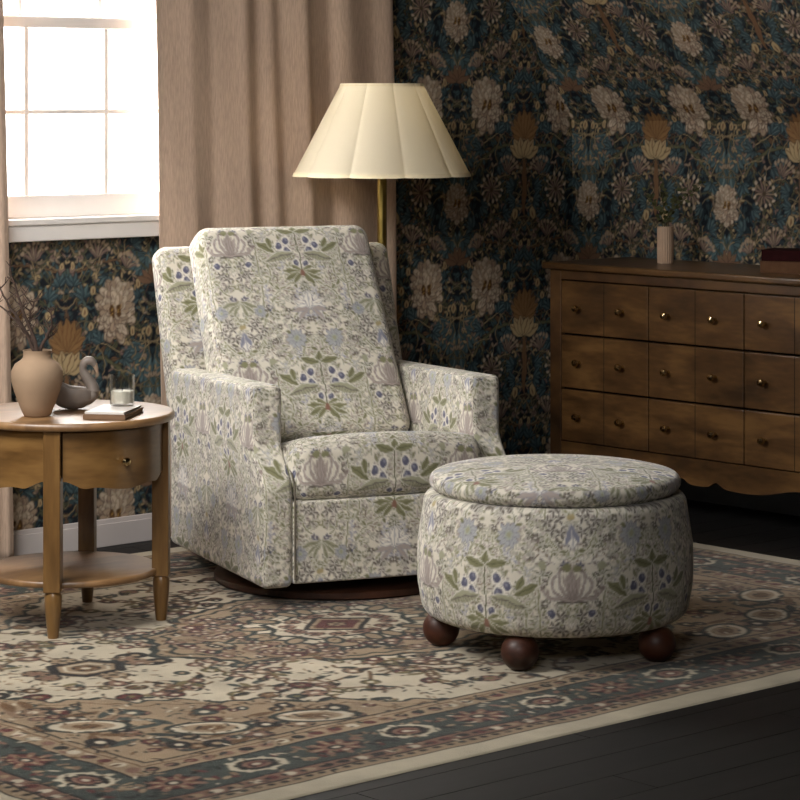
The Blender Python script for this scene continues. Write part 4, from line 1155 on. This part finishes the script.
for ri, (z0, z1) in enumerate(row_z):
    for ci in range(3):
        ya, yb = col_y[ci] - 0.002, col_y[ci + 1] + 0.002
        ym = (ya + yb) / 2
        d = BM()
        d.box(*P_(DX - 0.006, DX + 0.018, yb, ya, z0, z1))
        do = d.build('drawer', dres_m, dr, smooth=False, bevel=0.0035, seg=2)
        BM().box(*P_(DX - 0.0064, DX, ym - 0.0013, ym + 0.0013, z0 + 0.001, z1 - 0.001)).build('groove', gap_m, do, smooth=False)
        for yk in (ya + (yb - ya) * 0.212, ya + (yb - ya) * 0.712):
            kb = BM().lathe([(0.0, 0.0), (0.0065, 0.0), (0.0055, 0.007), (0.0045, 0.010), (0.010, 0.013), (0.0128, 0.019), (0.0105, 0.0255), (0.0, 0.028)], 20, axis='x', caps=False)
            kb.V = [(-x * 1.1 - 0.006, y * 1.15 + yk - DY0, z + (z0 + z1) / 2 - 0.001) for x, y, z in kb.V]
            kb.build('knob', knob_m, do)

# things on the dresser
DZ = 0.862
rv = BM()
prof = [(0.0, DZ), (0.0275, DZ), (0.029, DZ + .003), (0.0295, DZ + .06), (0.029, DZ + .124), (0.0275, DZ + .130), (0.0245, DZ + .128), (0.024, DZ + .02), (0.0, DZ + .015)]
rv.lathe(prof, 80, caps=False)
m9 = len(prof)
for i in range(80):
    for j in (1, 2, 3, 4):
        x, y, z = rv.V[i * m9 + j]; s_ = 1 - 0.07 * (1 - abs(math.cos(2 * PI * i / 80 * 10)))
        rv.V[i * m9 + j] = (x * s_, y * s_, z)
rvo = rv.build('bud_vase', cer_m)
rvo.location = (-0.205, -0.662, 0.0004)
tag(rvo, 'small ribbed pale ceramic vase holding dark leafy sprigs on the dresser', 'vase')
random.seed(4)
SPR = [((-0.075, 0.14), 'dark leafy sprig arching left out of the ribbed vase'), ((-0.02, 0.165), 'tall dark leafy sprig standing upright in the ribbed vase'),
       ((0.05, 0.125), 'dark leafy sprig leaning right in the ribbed vase'), ((0.115, 0.155), 'dark leafy sprig stretching furthest right from the ribbed vase')]
vb = np.array([-0.205, -0.662, DZ + 0.05])
for k, ((dx, dz), lab) in enumerate(SPR):
    s = BM()
    st = vb + rt3 * 0.004 * (k - 1.5)
    mouth = vb + up3 * 0.078 + rt3 * (0.006 * (k - 1.5))
    tip = mouth + rt3 * dx + up3 * dz - fw3 * 0.02 * k
    P = np.vstack([st, bez(mouth, mouth + up3 * dz * .5, mouth + (tip - mouth) * .7, tip, 10)])
    s.tube(P, list(np.linspace(0.0016, 0.0008, len(P))), 5)
    so = s.build('leafy_sprig', stem_m)
    tag(so, lab, 'sprig', 'leafy sprigs in the ribbed vase')
    Lf = BM()
    for q in range(26):
        i = random.randint(2, 10); p = P[i]
        dirv = rt3 * random.uniform(-1, 1) + up3 * random.uniform(-.3, 1) + fw3 * random.uniform(-1, 1)
        dirv /= np.linalg.norm(dirv); side = np.cross(dirv, fw3 + 0.3 * up3 * random.uniform(-1, 1)); side /= np.linalg.norm(side) + 1e-6
        L, Wd = random.uniform(.016, .028), random.uniform(.0045, .008)
        nrm = np.cross(dirv, side)
        b0 = p + dirv * .003
        Lf.add([b0, b0 + dirv * L * .45 + side * Wd + nrm * .002, b0 + dirv * L, b0 + dirv * L * .45 - side * Wd + nrm * .002, b0 + dirv * L * .5], [(0, 1, 4), (1, 2, 4), (2, 3, 4), (3, 0, 4)])
    Lf.build('leaves', leaf_m, so, smooth=False)
bl = math.radians(-66)
book('hardback_book', 'tan hardback lying underneath the dark red book on the dresser', 'book', (-0.352, -1.222), bl, 0.20, 0.145, DZ + 0.0003, 0.0400, tanc_m, tanc_m)
book('hardback_book', 'dark red hardback lying on top of the tan book on the dresser', 'book', (-0.350, -1.226), bl, 0.196, 0.142, DZ + 0.0407, 0.0370, redc_m, redc_m)

# ------------------------------------------------------------------ light
def area(name, loc, target, sx, sy, power, color):
    l = bpy.data.lights.new(name, 'AREA'); l.shape = 'RECTANGLE'; l.size = sx; l.size_y = sy; l.energy = power; l.color = color
    o = bpy.data.objects.new(name, l); COL.objects.link(o); o.location = loc
    d = Vector(target) - Vector(loc); o.rotation_euler = d.to_track_quat('-Z', 'Y').to_euler()
    return o
k = area('key_light', (-4.4, -1.45, 2.4), (-2.5, -0.8, 0.6), 1.5, 1.2, 57, (1.0, 0.965, 0.92))
k.data.spread = math.radians(130)
k = area('fill_light', (-5.6, -4.4, 2.3), (-2.7, -0.7, 0.6), 1.6, 1.2, 9, (1.0, 0.965, 0.93))
k.data.spread = math.radians(75)

w = bpy.data.worlds.new('overcast_sky'); scene.world = w; w.use_nodes = True
bg = w.node_tree.nodes['Background']; bg.inputs['Color'].default_value = (1.0, 0.97, 0.94, 1); bg.inputs['Strength'].default_value = 14.0

# ------------------------------------------------------------------ camera
cam = bpy.data.cameras.new('camera'); co = bpy.data.objects.new('camera', cam); COL.objects.link(co)
cam.sensor_fit = 'HORIZONTAL'; cam.sensor_width = 36.0; cam.lens = 36.0 * F_PX / 800.0
co.location = (CAM[0], CAM[1], HC)
co.rotation_euler = (PI / 2, 0, math.atan2(VIEW[1], VIEW[0]) - PI / 2)
cam.shift_y = -(400 - HOR) / 800.0
cam.clip_end = 60
scene.camera = co
scene.view_settings.view_transform = 'Standard'
scene.view_settings.look = 'None'
scene.view_settings.exposure = 0.30
scene.cycles.use_denoising = True
